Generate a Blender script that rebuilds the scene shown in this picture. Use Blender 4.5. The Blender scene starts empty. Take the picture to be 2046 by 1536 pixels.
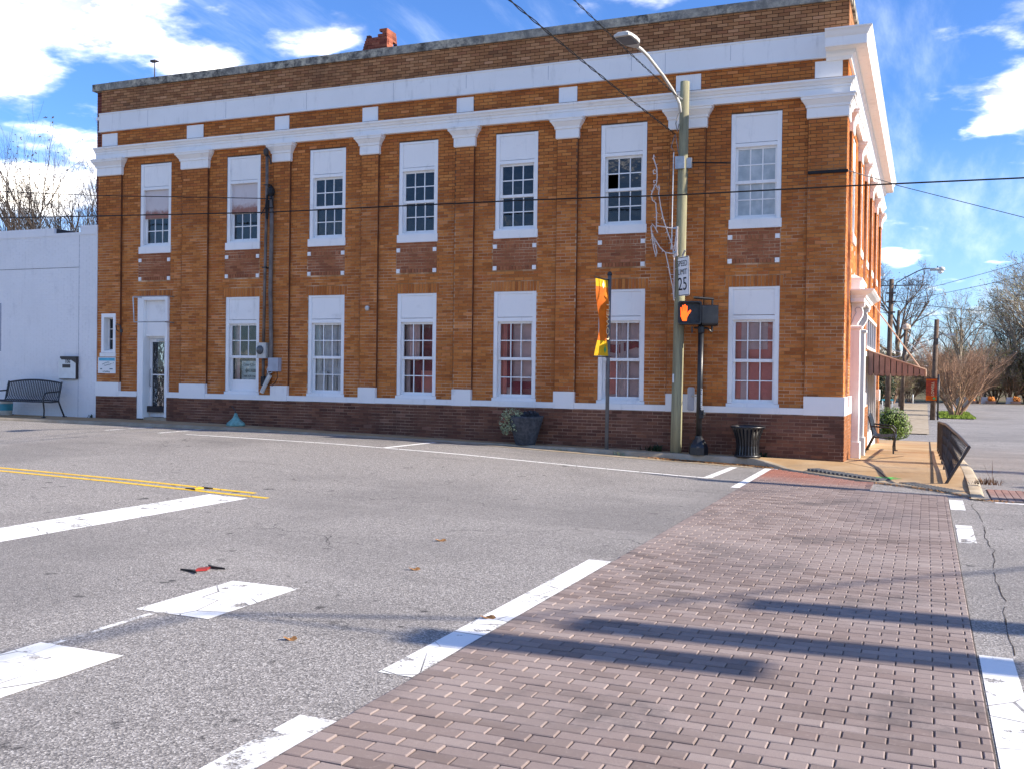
import bpy, math, random
import numpy as np
from mathutils import Vector, Matrix

R = math.radians
scene = bpy.context.scene
C = scene.collection
rng = random.Random(7)

# ------------------------------------------------------------------ camera
CAM = Vector((10.5386, -19.8493, 0.5878))
yaw, pitch, roll = 0.391124, -0.010893, 0.0133776
fw0 = Vector((-math.sin(yaw), math.cos(yaw), 0)); rt0 = Vector((math.cos(yaw), math.sin(yaw), 0)); up0 = Vector((0, 0, 1))
fwd = fw0 * math.cos(pitch) + up0 * math.sin(pitch)
upv = -fw0 * math.sin(pitch) + up0 * math.cos(pitch)
rgt = rt0 * math.cos(roll) + upv * math.sin(roll)
upr = -rt0 * math.sin(roll) + upv * math.cos(roll)
cam = bpy.data.cameras.new('camera'); camo = bpy.data.objects.new('camera', cam); C.objects.link(camo)
camo.matrix_world = Matrix(((rgt.x, upr.x, -fwd.x, CAM.x), (rgt.y, upr.y, -fwd.y, CAM.y), (rgt.z, upr.z, -fwd.z, CAM.z), (0, 0, 0, 1)))
cam.sensor_width = 36.0; cam.lens = 36.0 * 2004.88 / 2046.0; cam.clip_start = 0.05; cam.clip_end = 3000
scene.camera = camo
cy = scene.cycles; cy.max_bounces = 6; cy.diffuse_bounces = 3; cy.glossy_bounces = 3; cy.transmission_bounces = 2; cy.transparent_max_bounces = 8; cy.caustics_reflective = False; cy.caustics_refractive = False

# ------------------------------------------------------------------ light
SUN_EL, SUN_AZ = R(29), R(5.2)            # azimuth measured from +X towards +Y
SUN = Vector((math.cos(SUN_EL) * math.cos(SUN_AZ), math.cos(SUN_EL) * math.sin(SUN_AZ), math.sin(SUN_EL)))
sl = bpy.data.lights.new('sun', 'SUN'); sl.energy = 3.7; sl.angle = R(0.55); sl.color = (1.0, 0.90, 0.76)
so = bpy.data.objects.new('sun', sl); C.objects.link(so); so.rotation_euler = SUN.to_track_quat('Z', 'Y').to_euler(); so.location = (40, 10, 40)

scene.view_settings.view_transform = 'Standard'
scene.view_settings.look = 'None'
scene.view_settings.gamma = 1.0
scene.view_settings.use_curve_mapping = False
scene.view_settings.exposure = 1.42

world = bpy.data.worlds.new('World'); scene.world = world; world.use_nodes = True
nt = world.node_tree; N = nt.nodes; L = nt.links
for n in list(N): N.remove(n)
def wn(t, **k):
    n = N.new(t)
    for a, b in k.items(): setattr(n, a, b)
    return n
def wmath(op, a, b=None, c=None):
    n = wn('ShaderNodeMath', operation=op)
    for i, x in enumerate((a, b, c)):
        if x is None: continue
        if isinstance(x, (int, float)): n.inputs[i].default_value = x
        else: L.new(x, n.inputs[i])
    return n.outputs[0]
sky = wn('ShaderNodeTexSky', sky_type='NISHITA'); sky.sun_disc = False
sky.sun_elevation = SUN_EL; sky.sun_rotation = R(90) - SUN_AZ
sky.air_density = 1.0; sky.dust_density = 0.4; sky.ozone_density = 2.2; sky.altitude = 200
tc = wn('ShaderNodeTexCoord'); sep = wn('ShaderNodeSeparateXYZ'); L.new(tc.outputs['Generated'], sep.inputs[0])
zz = wmath('ADD', wmath('MAXIMUM', sep.outputs[2], 0.0), 0.15)
cu = wmath('DIVIDE', sep.outputs[0], zz); cv = wmath('DIVIDE', sep.outputs[1], zz)
comb = wn('ShaderNodeCombineXYZ'); L.new(cu, comb.inputs[0]); L.new(cv, comb.inputs[1])
def wnoise(scale, detail, rough, vec, off=(0, 0, 0), sc=(1, 1, 1), rot=0):
    mp = wn('ShaderNodeMapping'); mp.inputs['Location'].default_value = off; mp.inputs['Scale'].default_value = sc; mp.inputs['Rotation'].default_value = (0, 0, rot)
    L.new(vec, mp.inputs[0])
    n = wn('ShaderNodeTexNoise'); n.inputs['Scale'].default_value = scale; n.inputs['Detail'].default_value = detail; n.inputs['Roughness'].default_value = rough
    L.new(mp.outputs[0], n.inputs['Vector']); return n.outputs[0]
# scattered cumulus (noise in cloud-layer coordinates) with bigger banks where the photograph has them
cum = wnoise(2.6, 9, 0.56, comb.outputs[0], (3.1, 1.7, 0.4))
dens = cum
for (bu, bv, su, sv, am) in [(-1.62, 1.46, .30, .17, .32), (-1.90, 1.62, .14, .12, .26), (-1.45, 1.72, .13, .06, .24), (-1.16, 1.76, .10, .055, .24), (-2.30, 2.12, .36, .17, .32),
                             (0.19, 2.45, .07, .13, .26), (-0.105, 3.84, .07, .17, .27), (-0.9, 0.9, .35, .3, .2), (1.2, 1.2, .4, .3, .2), (1.6, -1.4, .5, .35, .22), (-1.3, -1.5, .5, .35, .22), (0.3, -2.6, .4, .3, .2)]:
    a = wmath('DIVIDE', wmath('SUBTRACT', cu, bu), su); b = wmath('DIVIDE', wmath('SUBTRACT', cv, bv), sv)
    g = wmath('EXPONENT', wmath('MULTIPLY', wmath('ADD', wmath('MULTIPLY', a, a), wmath('MULTIPLY', b, b)), -1.0))
    dens = wmath('ADD', dens, wmath('MULTIPLY', g, am))
mr = wn('ShaderNodeMapRange', interpolation_type='SMOOTHSTEP'); mr.inputs[1].default_value = 0.57; mr.inputs[2].default_value = 0.86
L.new(dens, mr.inputs[0])
wis = wnoise(1.3, 7, 0.62, comb.outputs[0], (0.3, 5.2, 0), (2.6, .55, 1), R(-28))
mr2 = wn('ShaderNodeMapRange', interpolation_type='SMOOTHSTEP'); mr2.inputs[1].default_value = 0.47; mr2.inputs[2].default_value = 0.78; mr2.inputs[4].default_value = 0.42
L.new(wis, mr2.inputs[0])
hz = wn('ShaderNodeMapRange'); hz.inputs[1].default_value = 0.0; hz.inputs[2].default_value = 0.22; hz.inputs[3].default_value = 0.16; hz.inputs[4].default_value = 0.0
L.new(sep.outputs[2], hz.inputs[0])
shade_n = wnoise(5.0, 6, .6, comb.outputs[0], (.4, .2, 0)); shm = wn('ShaderNodeMapRange'); shm.inputs[1].default_value = .36; shm.inputs[2].default_value = .66; L.new(shade_n, shm.inputs[0]); shade = shm.outputs[0]
ccol = wn('ShaderNodeMix', data_type='RGBA'); ccol.inputs['A'].default_value = (4.2, 4.3, 4.5, 1); ccol.inputs['B'].default_value = (36, 33, 29, 1)
L.new(shade, ccol.inputs['Factor'])
mx = wn('ShaderNodeMix', data_type='RGBA'); mx.inputs['B'].default_value = (6.4, 6.9, 7.6, 1)
tint = wn('ShaderNodeMix', data_type='RGBA', blend_type='MULTIPLY'); tint.inputs['Factor'].default_value = 1.0; tint.inputs['B'].default_value = (0.37, 0.57, 0.90, 1)
L.new(sky.outputs[0], tint.inputs['A'])
L.new(wmath('MINIMUM', wmath('ADD', mr2.outputs[0], hz.outputs[0]), 0.8), mx.inputs['Factor']); L.new(tint.outputs['Result'], mx.inputs['A'])
mx2 = wn('ShaderNodeMix', data_type='RGBA'); L.new(mr.outputs[0], mx2.inputs['Factor']); L.new(mx.outputs['Result'], mx2.inputs['A']); L.new(ccol.outputs['Result'], mx2.inputs['B'])
bg = wn('ShaderNodeBackground'); bg.inputs['Strength'].default_value = 0.10; L.new(mx2.outputs['Result'], bg.inputs['Color'])
world.cycles.sampling_method = 'MANUAL'; world.cycles.sample_map_resolution = 512
wo = wn('ShaderNodeOutputWorld'); L.new(bg.outputs[0], wo.inputs[0])

# ------------------------------------------------------------------ material helpers
MATS = {}
class MatB:
    def __init__(s, name):
        s.m = bpy.data.materials.new(name); s.m.use_nodes = True
        s.t = s.m.node_tree; s.N = s.t.nodes; s.L = s.t.links
        s.b = s.N['Principled BSDF']; s.out = s.N['Material Output']
        s.b.inputs['Specular IOR Level'].default_value = 0.3
    def n(s, t, **k):
        x = s.N.new(t)
        for a, b in k.items(): setattr(x, a, b)
        return x
    def set(s, sock, v):
        if hasattr(v, 'is_output') or isinstance(v, bpy.types.NodeSocket): s.L.new(v, sock)
        else: sock.default_value = v
    def pos(s): return s.n('ShaderNodeNewGeometry').outputs['Position']
    def obj(s): return s.n('ShaderNodeTexCoord').outputs['Object']
    def noise(s, scale, detail=4, rough=.55, vec=None, sc=None, dist=0):
        vec = vec or s.pos()
        if sc:
            mp = s.n('ShaderNodeMapping'); mp.inputs['Scale'].default_value = sc; s.L.new(vec, mp.inputs[0]); vec = mp.outputs[0]
        x = s.n('ShaderNodeTexNoise'); x.inputs['Scale'].default_value = scale; x.inputs['Detail'].default_value = detail; x.inputs['Roughness'].default_value = rough
        x.inputs['Distortion'].default_value = dist
        s.L.new(vec, x.inputs['Vector']); return x.outputs[0]
    def voro(s, scale, feature='F1', vec=None, out=0):
        x = s.n('ShaderNodeTexVoronoi', feature=feature); x.inputs['Scale'].default_value = scale; s.L.new(vec or s.pos(), x.inputs['Vector']); return x.outputs[out]
    def math(s, op, a, b=None, c=None):
        x = s.n('ShaderNodeMath', operation=op)
        for i, q in enumerate((a, b, c)):
            if q is not None: s.set(x.inputs[i], q)
        return x.outputs[0]
    def mr(s, v, a, b, c=0.0, d=1.0, smooth=True):
        x = s.n('ShaderNodeMapRange', interpolation_type='SMOOTHSTEP' if smooth else 'LINEAR')
        s.set(x.inputs[0], v)
        for i, q in enumerate((a, b, c, d)): x.inputs[i + 1].default_value = q
        return x.outputs[0]
    def mix(s, f, a, b, blend='MIX'):
        x = s.n('ShaderNodeMix', data_type='RGBA', blend_type=blend)
        s.set(x.inputs['Factor'], f)
        for k, v in (('A', a), ('B', b)):
            if isinstance(v, tuple): v = (*v, 1) if len(v) == 3 else v
            s.set(x.inputs[k], v)
        return x.outputs['Result']
    def ramp(s, v, stops):
        x = s.n('ShaderNodeValToRGB'); s.set(x.inputs[0], v)
        e = x.color_ramp.elements
        while len(e) < len(stops): e.new(0.5)
        for q, (p_, c_) in zip(e, stops): q.position = p_; q.color = (*c_, 1)
        return x.outputs[0]
    def bump(s, h, strength=.3, dist=.01):
        x = s.n('ShaderNodeBump'); x.inputs['Strength'].default_value = strength; x.inputs['Distance'].default_value = dist
        s.set(x.inputs['Height'], h); s.L.new(x.outputs[0], s.b.inputs['Normal'])
    def fin(s, col=None, rough=.7, metal=0, spec=None):
        if col is not None:
            if isinstance(col, tuple): col = (*col, 1) if len(col) == 3 else col
            s.set(s.b.inputs['Base Color'], col)
        s.set(s.b.inputs['Roughness'], rough); s.b.inputs['Metallic'].default_value = metal
        if spec is not None: s.b.inputs['Specular IOR Level'].default_value = spec
        return s.m
def worn(name, col, var=.12, scale=6, rough=.6, metal=0, dirt=None, dirt_amt=.35, bump=0, spec=None):
    m = MatB(name)
    a = tuple(c * (1 - var) for c in col); b = tuple(min(1, c * (1 + var)) for c in col)
    c = m.mix(m.mr(m.noise(scale, 5), .3, .7), a, b)
    if dirt: c = m.mix(m.mr(m.noise(scale * .35, 7, .65), .5, .75, 0, dirt_amt), c, dirt)
    if bump: m.bump(m.noise(scale * 8, 4), bump, .004)
    return m.fin(c, rough, metal, spec)

def brick_mat(name, stops, stain, stain_amt=.45, grain=.35):
    m = MatB(name)
    at = m.n('ShaderNodeAttribute', attribute_name='tint'); sp = m.n('ShaderNodeSeparateColor'); m.L.new(at.outputs['Color'], sp.inputs[0])
    oi = m.n('ShaderNodeObjectInfo')
    r = m.math('FRACT', m.math('ADD', sp.outputs[0], oi.outputs['Random']))
    c = m.ramp(r, stops)
    c = m.mix(m.mr(m.noise(70, 3, .7), .35, .75, 0, grain), c, tuple(x * .45 for x in stops[0][1]))
    c = m.mix(m.mr(m.noise(.55, 7, .65), .46, .72, 0, stain_amt * 1.15), c, stain); lite = tuple(min(1, q * 1.12 + .03) for q in stops[-2][1]); c = m.mix(m.mr(m.noise(1.1, 7, .66), .55, .75, 0, .35), c, lite)
    c = m.mix(m.math('MULTIPLY', m.math('GREATER_THAN', m.math('FRACT', m.math('MULTIPLY', r, 17.31)), .965), .35), c, tuple(min(1, q * 1.25 + .06) for q in stops[-2][1])); c = m.mix(m.math('MULTIPLY', m.math('LESS_THAN', m.math('FRACT', m.math('MULTIPLY', r, 23.7)), .05), .5), c, stain)
    c = m.mix(m.mr(m.noise(2.4, 4, .6, sc=(1, 1, .25)), .55, .8, 0, stain_amt * .6), c, stain)
    m.bump(m.noise(130, 3), .35, .003)
    return m.fin(c, .85, 0, .2)
M = MATS
M['brick_tan'] = brick_mat('brick_tan', [(0, (.38, .118, .030)), (.3, (.50, .162, .039)), (.6, (.57, .196, .048)), (.85, (.63, .24, .064)), (1, (.48, .14, .040))], (.26, .076, .024), .5)
M['brick_parapet'] = brick_mat('brick_parapet', [(0, (.27, .115, .05)), (.35, (.40, .185, .078)), (.7, (.50, .25, .115)), (1, (.34, .14, .065))], (.15, .075, .04), .6)
M['brick_panel'] = brick_mat('brick_panel', [(0, (.28, .095, .045)), (.5, (.38, .135, .062)), (.8, (.43, .165, .075)), (1, (.33, .11, .05))], (.20, .07, .038), .5)
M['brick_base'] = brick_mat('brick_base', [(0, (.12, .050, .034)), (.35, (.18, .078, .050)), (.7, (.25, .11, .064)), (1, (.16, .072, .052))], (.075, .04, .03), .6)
M['brick_red'] = brick_mat('brick_red', [(0, (.11, .030, .026)), (.5, (.17, .044, .034)), (1, (.22, .065, .045))], (.07, .022, .022), .4)
M['brick_chimney'] = brick_mat('brick_chimney', [(0, (.20, .055, .036)), (.5, (.33, .10, .058)), (1, (.40, .14, .08))], (.04, .025, .02), 1.0)
def mortar(name, a, b):
    m = MatB(name); return m.fin(m.mix(m.mr(m.noise(1.3, 6, .6), .35, .7), a, b), .95, 0, .1)
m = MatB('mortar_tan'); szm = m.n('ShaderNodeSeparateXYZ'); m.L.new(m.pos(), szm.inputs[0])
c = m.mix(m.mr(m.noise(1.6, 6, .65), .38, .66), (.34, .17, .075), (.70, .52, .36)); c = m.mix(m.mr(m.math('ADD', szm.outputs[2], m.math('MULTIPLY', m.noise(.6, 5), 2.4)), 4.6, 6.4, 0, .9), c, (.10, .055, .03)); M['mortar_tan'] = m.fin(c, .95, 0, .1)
M['mortar_dark'] = mortar('mortar_dark', (.022, .016, .012), (.045, .03, .02))
M['mortar_base'] = mortar('mortar_base', (.12, .068, .048), (.52, .35, .25))
M['mortar_red'] = mortar('mortar_red', (.22, .13, .11), (.32, .2, .16))
def painted(name, base=(.87, .85, .82), grime=(.40, .40, .40), chips=.72):
    m = MatB(name)
    c = m.mix(m.mr(m.noise(.9, 6, .6), .35, .75, 0, .35), base, tuple(x * .84 for x in base))
    c = m.mix(m.mr(m.noise(5.5, 9, .74, sc=(1, 1, .16)), .53, .78, 0, .5), c, grime); c = m.mix(m.mr(m.noise(1.7, 8, .7), .56, .74, 0, .35), c, grime)
    c = m.mix(m.mr(m.noise(16, 8, .72), chips, chips + .05, 0, .65), c, (.33, .30, .27))
    m.bump(m.noise(40, 4), .15, .003)
    return m.fin(c, .55, 0, .3)
M['white_paint'] = painted('white_paint')
M['white_band'] = painted('white_band', (.82, .81, .79), (.36, .36, .35), .70)
M['white_frame'] = painted('white_frame', (.88, .87, .85), (.45, .44, .43), .76)
M['white_wall'] = painted('white_wall', (.80, .79, .79), (.50, .50, .52), .80)
m = MatB('coping'); n1 = m.noise(4.5, 9, .74); c = m.ramp(n1, [(.36, (.035, .033, .03)), (.46, (.15, .14, .12)), (.54, (.34, .31, .25)), (.64, (.58, .52, .38))]); c = m.mix(m.mr(m.noise(.7, 4), .4, .62, 0, .55), c, (.30, .29, .26))
m.bump(m.noise(25, 6, .7), .5, .01); M['coping'] = m.fin(c, .95, 0, .1)

def glass(name, tint=(.92, .96, 1.0), refl=1.7, wav=.06, dirt=.10):
    m = MatB(name); t = m.t
    m.N.remove(m.b)
    tr = m.n('ShaderNodeBsdfTransparent'); tr.inputs[0].default_value = (*tint, 1)
    gl = m.n('ShaderNodeBsdfGlossy'); gl.inputs['Roughness'].default_value = .02; gl.inputs[0].default_value = (1, 1, 1, 1)
    bp = m.n('ShaderNodeBump'); bp.inputs['Strength'].default_value = wav; bp.inputs['Distance'].default_value = .05
    m.L.new(m.noise(5.5, 2, .5), bp.inputs['Height']); m.L.new(bp.outputs[0], gl.inputs['Normal'])
    fr = m.n('ShaderNodeFresnel'); fr.inputs['IOR'].default_value = 1.52
    mx = m.n('ShaderNodeMixShader'); m.L.new(m.math('MULTIPLY', fr.outputs[0], refl), mx.inputs[0]); m.L.new(tr.outputs[0], mx.inputs[1]); m.L.new(gl.outputs[0], mx.inputs[2])
    df = m.n('ShaderNodeBsdfDiffuse'); df.inputs[0].default_value = (.55, .55, .53, 1)
    mx2 = m.n('ShaderNodeMixShader'); m.L.new(m.mr(m.noise(7, 7, .7), .42, .8, dirt * .25, dirt * 1.6), mx2.inputs[0]); m.L.new(mx.outputs[0], mx2.inputs[1]); m.L.new(df.outputs[0], mx2.inputs[2])
    m.L.new(mx2.outputs[0], m.out.inputs[0]); return m.m
M['glass'] = glass('glass', (1.0, 1.0, 1.0), 1.25, .03, .06)
M['glass_upper'] = glass('glass_upper', (.45, .62, .80), 1.2, .05, .03)
m = MatB('glass_frosted'); c = m.mix(m.mr(m.noise(5, 6), .35, .7), (.34, .39, .41), (.50, .54, .55)); M['glass_frosted'] = m.fin(c, .35, 0, .5)

M['interior_dark'] = worn('interior_dark', (.05, .045, .045), .3, 2, .9)
M['interior_red'] = worn('interior_red', (.90, .29, .22), .15, 2.5, .8)
M['interior_pink'] = worn('interior_pink', (.86, .58, .52), .12, 2.5, .8)
M['curtain_white'] = worn('curtain_white', (.82, .84, .84), .1, 5, .9)
M['curtain_pink'] = worn('curtain_pink', (.85, .62, .57), .12, 5, .9)
M['curtain_maroon'] = worn('curtain_maroon', (.32, .05, .055), .2, 5, .9)

# asphalt
m = MatB('asphalt'); P = m.pos()
sp = m.voro(95, 'F1', P, 1); spn = m.n('ShaderNodeSeparateColor'); m.L.new(sp, spn.inputs[0])
c = m.ramp(spn.outputs[0], [(0, (.12, .110, .103)), (.35, (.245, .226, .21)), (.7, (.345, .318, .295)), (.9, (.46, .428, .40)), (1, (.62, .585, .55))])
c = m.mix(m.mr(m.noise(260, 3, .7), .42, .62, 0, .5), c, (.13, .125, .127))
c = m.mix(m.mr(m.noise(.30, 5, .55), .42, .66, 0, .50), c, (.15, .14, .135)); c = m.mix(m.mr(m.noise(1.4, 7, .7, sc=(.25, 1.2, 1)), .54, .74, 0, .45), c, (.12, .112, .108))
c = m.mix(m.mr(m.noise(.9, 6, .6, sc=(.35, 1, 1)), .52, .8, 0, .35), c, (.42, .39, .36))
spot = m.math('MULTIPLY', m.mr(m.noise(4.6, 5, .62), .625, .68), m.mr(m.noise(.5, 3), .44, .58))
c = m.mix(m.math('MULTIPLY', spot, .8), c, (.045, .042, .042))
wv = m.n('ShaderNodeVectorMath', operation='ADD'); nz = m.n('ShaderNodeTexNoise'); nz.inputs['Scale'].default_value = 1.6; nz.inputs['Detail'].default_value = 5; m.L.new(P, nz.inputs['Vector'])
sc_ = m.n('ShaderNodeVectorMath', operation='SCALE'); sc_.inputs['Scale'].default_value = .9; m.L.new(nz.outputs['Color'], sc_.inputs[0]); m.L.new(P, wv.inputs[0]); m.L.new(sc_.outputs[0], wv.inputs[1])
ed = m.voro(.42, 'DISTANCE_TO_EDGE', wv.outputs[0])
crk = m.math('MULTIPLY', m.mr(ed, .0015, .006, 1, 0), m.mr(m.noise(.25, 3), .5, .62))
c = m.mix(m.math('MULTIPLY', crk, .75), c, (.03, .029, .03))
m.bump(m.math('ADD', m.voro(95, 'F1', P, 0), m.noise(240, 2)), .55, .006)
M['asphalt'] = m.fin(c, .85, 0, .25)

m = MatB('paver'); at = m.n('ShaderNodeAttribute', attribute_name='tint'); spx = m.n('ShaderNodeSeparateColor'); m.L.new(at.outputs['Color'], spx.inputs[0]); oi = m.n('ShaderNodeObjectInfo')
r = m.math('FRACT', m.math('ADD', spx.outputs[0], oi.outputs['Random']))
c = m.ramp(r, [(0, (.185, .140, .122)), (.3, (.245, .190, .168)), (.7, (.29, .228, .205)), (.9, (.325, .262, .235)), (1, (.215, .158, .138))])
c = m.mix(m.mr(m.noise(190, 3, .7), .4, .65, 0, .45), c, (.18, .14, .135))
c = m.mix(m.mr(m.noise(.8, 5, .6, sc=(1, .3, 1)), .5, .75, 0, .4), c, (.17, .145, .148))
c = m.mix(m.mr(m.noise(1.1, 7, .68), .52, .70, 0, .65), c, (.10, .087, .085)); c = m.mix(m.mr(m.noise(.55, 4, .55, sc=(.5, 1.6, 1)), .52, .7, 0, .45), c, (.36, .30, .275)); c = m.mix(m.mr(m.noise(26, 6, .7), .52, .72, 0, .3), c, (.37, .315, .285))
sy = m.n('ShaderNodeSeparateXYZ'); m.L.new(m.pos(), sy.inputs[0])
c = m.mix(m.mr(m.math('ADD', sy.outputs[1], m.math('MULTIPLY', m.noise(.8, 4), 2.2)), -3.0, -.6, 0, .75), c, (.34, .115, .07))
m.bump(m.noise(170, 3, .7), .5, .005); M['paver'] = m.fin(c, .9, 0, .2)
M['sand_joint'] = worn('sand_joint', (.085, .07, .062), .4, 9, .95)

def road_paint(name, col, wear0=.60, wear1=.68):
    m = MatB(name); P = m.pos()
    c = m.mix(m.mr(m.noise(5, 6, .65), .45, .8, 0, .28), col, tuple(x * .55 for x in col))
    c = m.mix(m.mr(m.noise(150, 2), .6, .75, 0, .35), c, tuple(x * .5 for x in col))
    m.fin(c, .7, 0, .3)
    tr = m.n('ShaderNodeBsdfTransparent'); mxs = m.n('ShaderNodeMixShader')
    ed = m.voro(2.6, 'DISTANCE_TO_EDGE', P)
    w = m.math('MAXIMUM', m.mr(m.math('ADD', m.noise(3.2, 10, .75), m.math('MULTIPLY', m.noise(70, 3), .12)), wear0, wear1), m.math('MULTIPLY', m.mr(ed, .006, .018, 1, 0), m.mr(m.noise(1.1, 3), .40, .55)))
    m.L.new(w, mxs.inputs[0]); m.L.new(m.b.outputs[0], mxs.inputs[1]); m.L.new(tr.outputs[0], mxs.inputs[2]); m.L.new(mxs.outputs[0], m.out.inputs[0])
    return m.m
M['paint_white'] = road_paint('paint_white', (.80, .79, .77), .63, .70)
M['paint_worn'] = road_paint('paint_worn', (.74, .73, .71), .56, .66)
M['paint_yellow'] = road_paint('paint_yellow', (.78, .48, .03), .66, .74)
m = MatB('concrete_walk'); c = m.mix(m.mr(m.noise(.9, 6, .6), .3, .7), (.40, .245, .115), (.50, .36, .215)); c = m.mix(m.mr(m.noise(9, 6, .7, sc=(.3, 1, 1)), .5, .8, 0, .4), c, (.28, .165, .08))
c = m.mix(m.mr(m.noise(180, 3), .5, .7, 0, .25), c, (.25, .18, .12)); m.bump(m.noise(120, 3), .25, .004); M['concrete_walk'] = m.fin(c, .9, 0, .2)
m = MatB('concrete_kerb'); c = m.mix(m.mr(m.noise(2.2, 6, .65), .3, .7), (.30, .24, .165), (.44, .37, .28)); c = m.mix(m.mr(m.noise(8, 6, .7), .55, .8, 0, .6), c, (.14, .115, .085)); m.bump(m.noise(60, 4), .4, .006); M['concrete_kerb'] = m.fin(c, .95, 0, .15)
m = MatB('soil'); c = m.mix(m.mr(m.noise(.08, 6, .6), .4, .65), (.16, .115, .07), (.10, .105, .045)); M['soil'] = m.fin(c, 1, 0, .1)
M['grass'] = worn('grass', (.19, .25, .035), .4, 9, .9, bump=.6)
M['joint'] = worn('joint', (.045, .032, .022), .3, 4, .95)

m = MatB('wood_pole'); P = m.obj(); c = m.mix(m.mr(m.noise(10, 6, .65, P, (1, 1, .07)), .3, .7), (.20, .185, .125), (.36, .345, .215)); c = m.mix(m.mr(m.noise(38, 5, .7, P, (1, 1, .04)), .55, .72, 0, .6), c, (.07, .065, .05)); m.bump(m.noise(45, 5, .7, P, (1, 1, .05)), .5, .008); M['wood_pole'] = m.fin(c, .9, 0, .15)
M['wood_pole_old'] = worn('wood_pole_old', (.13, .09, .065), .3, 5, .95)
M['black_metal'] = worn('black_metal', (.012, .013, .016), .3, 8, .38, 0, (.05, .05, .055), .3, spec=.5)
M['dark_metal'] = worn('dark_metal', (.035, .026, .022), .3, 8, .5, 0, (.12, .055, .03), .35, spec=.5)
M['galv'] = worn('galv', (.42, .43, .44), .15, 6, .45, .7, (.22, .2, .18), .3)
M['lamp_grey'] = worn('lamp_grey', (.55, .54, .50), .1, 5, .5, 0, (.3, .28, .24), .3)
M['lamp_dark'] = worn('lamp_dark', (.14, .14, .145), .15, 5, .5)
M['pipe'] = worn('pipe', (.17, .145, .13), .25, 5, .6, .2, (.09, .055, .04), .5)
M['grey_box'] = worn('grey_box', (.36, .38, .43), .12, 5, .6, 0, (.2, .19, .19), .3)
M['meter_glass'] = worn('meter_glass', (.09, .10, .11), .2, 9, .2)
M['cable'] = worn('cable', (.012, .012, .013), .2, 8, .6)
M['cable_grey'] = worn('cable_grey', (.20, .185, .17), .35, 7, .55)
M['sign_white'] = worn('sign_white', (.80, .80, .78), .05, 4, .45)
M['sign_black'] = worn('sign_black', (.015, .015, .017), .1, 4, .5)
M['sign_pale'] = worn('sign_pale', (.60, .74, .74), .06, 4, .5)
M['sign_ink'] = worn('sign_ink', (.06, .13, .16), .1, 4, .5)
M['sign_cyan'] = worn('sign_cyan', (.10, .42, .58), .1, 6, .5)
M['decor_white'] = worn('decor_white', (.66, .58, .53), .1, 9, .5)
M['banner_orange'] = worn('banner_orange', (.72, .16, .02), .2, 7, .75, 0, (.86, .42, .02), .8)
M['banner_yellow'] = worn('banner_yellow', (.88, .52, .02), .15, 14, .75, 0, (.80, .22, .02), .7)
def translucent(mat, col):
    t = mat.node_tree; b_ = t.nodes['Principled BSDF']; o_ = t.nodes['Material Output']; tl_ = t.nodes.new('ShaderNodeBsdfTranslucent'); tl_.inputs[0].default_value = (*col, 1); mx_ = t.nodes.new('ShaderNodeMixShader'); mx_.inputs[0].default_value = .5
    t.links.new(b_.outputs[0], mx_.inputs[1]); t.links.new(tl_.outputs[0], mx_.inputs[2]); t.links.new(mx_.outputs[0], o_.inputs[0])
translucent(M['banner_orange'], (.95, .26, .02)); translucent(M['banner_yellow'], (.98, .62, .03))
M['banner_red'] = worn('banner_red', (.42, .055, .02), .2, 9, .75, 0, (.5, .16, .03), .5)
M['banner_text'] = worn('banner_text', (.85, .68, .38), .1, 9, .75)
M['banner_green'] = worn('banner_green', (.12, .42, .12), .2, 9, .75)
M['planter_grey'] = worn('planter_grey', (.058, .064, .075), .35, 16, .85, 0, (.12, .12, .125), .5, bump=.5)
M['verdigris'] = worn('verdigris', (.17, .34, .31), .3, 12, .6, 0, (.42, .55, .50), .7)
M['leaf_green'] = worn('leaf_green', (.15, .23, .028), .6, 14, .5, spec=.5)
M['leaf_dark'] = worn('leaf_dark', (.022, .04, .018), .5, 9, .6)
M['leaf_olive'] = worn('leaf_olive', (.20, .19, .06), .5, 9, .7)
M['leaf_pale'] = worn('leaf_pale', (.30, .34, .20), .5, 22, .7)
M['leaf_brown'] = worn('leaf_brown', (.17, .085, .04), .4, 14, .8)
M['leaf_litter'] = worn('leaf_litter', (.32, .16, .06), .5, 30, .85)
M['bark'] = worn('bark', (.16, .12, .088), .35, 6, .95)
M['bark_dark'] = worn('bark_dark', (.05, .04, .034), .3, 5, .95)
M['bark_grey'] = worn('bark_grey', (.27, .225, .17), .35, 5, .95)
M['twig_brown'] = worn('twig_brown', (.34, .21, .135), .35, 3, .95)
M['twig_dark'] = worn('twig_dark', (.10, .078, .062), .35, 3, .95)
M['awning'] = worn('awning', (.30, .20, .165), .12, 5, .85)
M['awning_trim'] = worn('awning_trim', (.62, .46, .34), .1, 5, .7)
M['red_lens'] = worn('red_lens', (.30, .03, .03), .2, 30, .3)
M['boarding'] = None
m = MatB('boarding'); P = m.pos(); sz = m.n('ShaderNodeSeparateXYZ'); m.L.new(P, sz.inputs[0])
h = m.math('ADD', sz.outputs[2], m.math('MULTIPLY', m.noise(7, 6, .7), .35)); c = m.mix(m.mr(h, 4.63, 4.80), (.33, .16, .12), (.62, .56, .55)); c = m.mix(m.mr(m.noise(11, 7, .7, sc=(1, 1, .3)), .5, .75, 0, .5), c, (.45, .36, .34)); M['boarding'] = m.fin(c, .85)
m = MatB('signal_hand'); m.b.inputs['Emission Color'].default_value = (1, .10, .01, 1); m.b.inputs['Emission Strength'].default_value = 1.15; M['signal_hand'] = m.fin((.5, .04, .01), .5)
M['signal_lens'] = worn('signal_lens', (.045, .047, .05), .25, 20, .35)
M['plastic_white'] = worn('plastic_white', (.72, .74, .72), .06, 6, .5)
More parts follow.
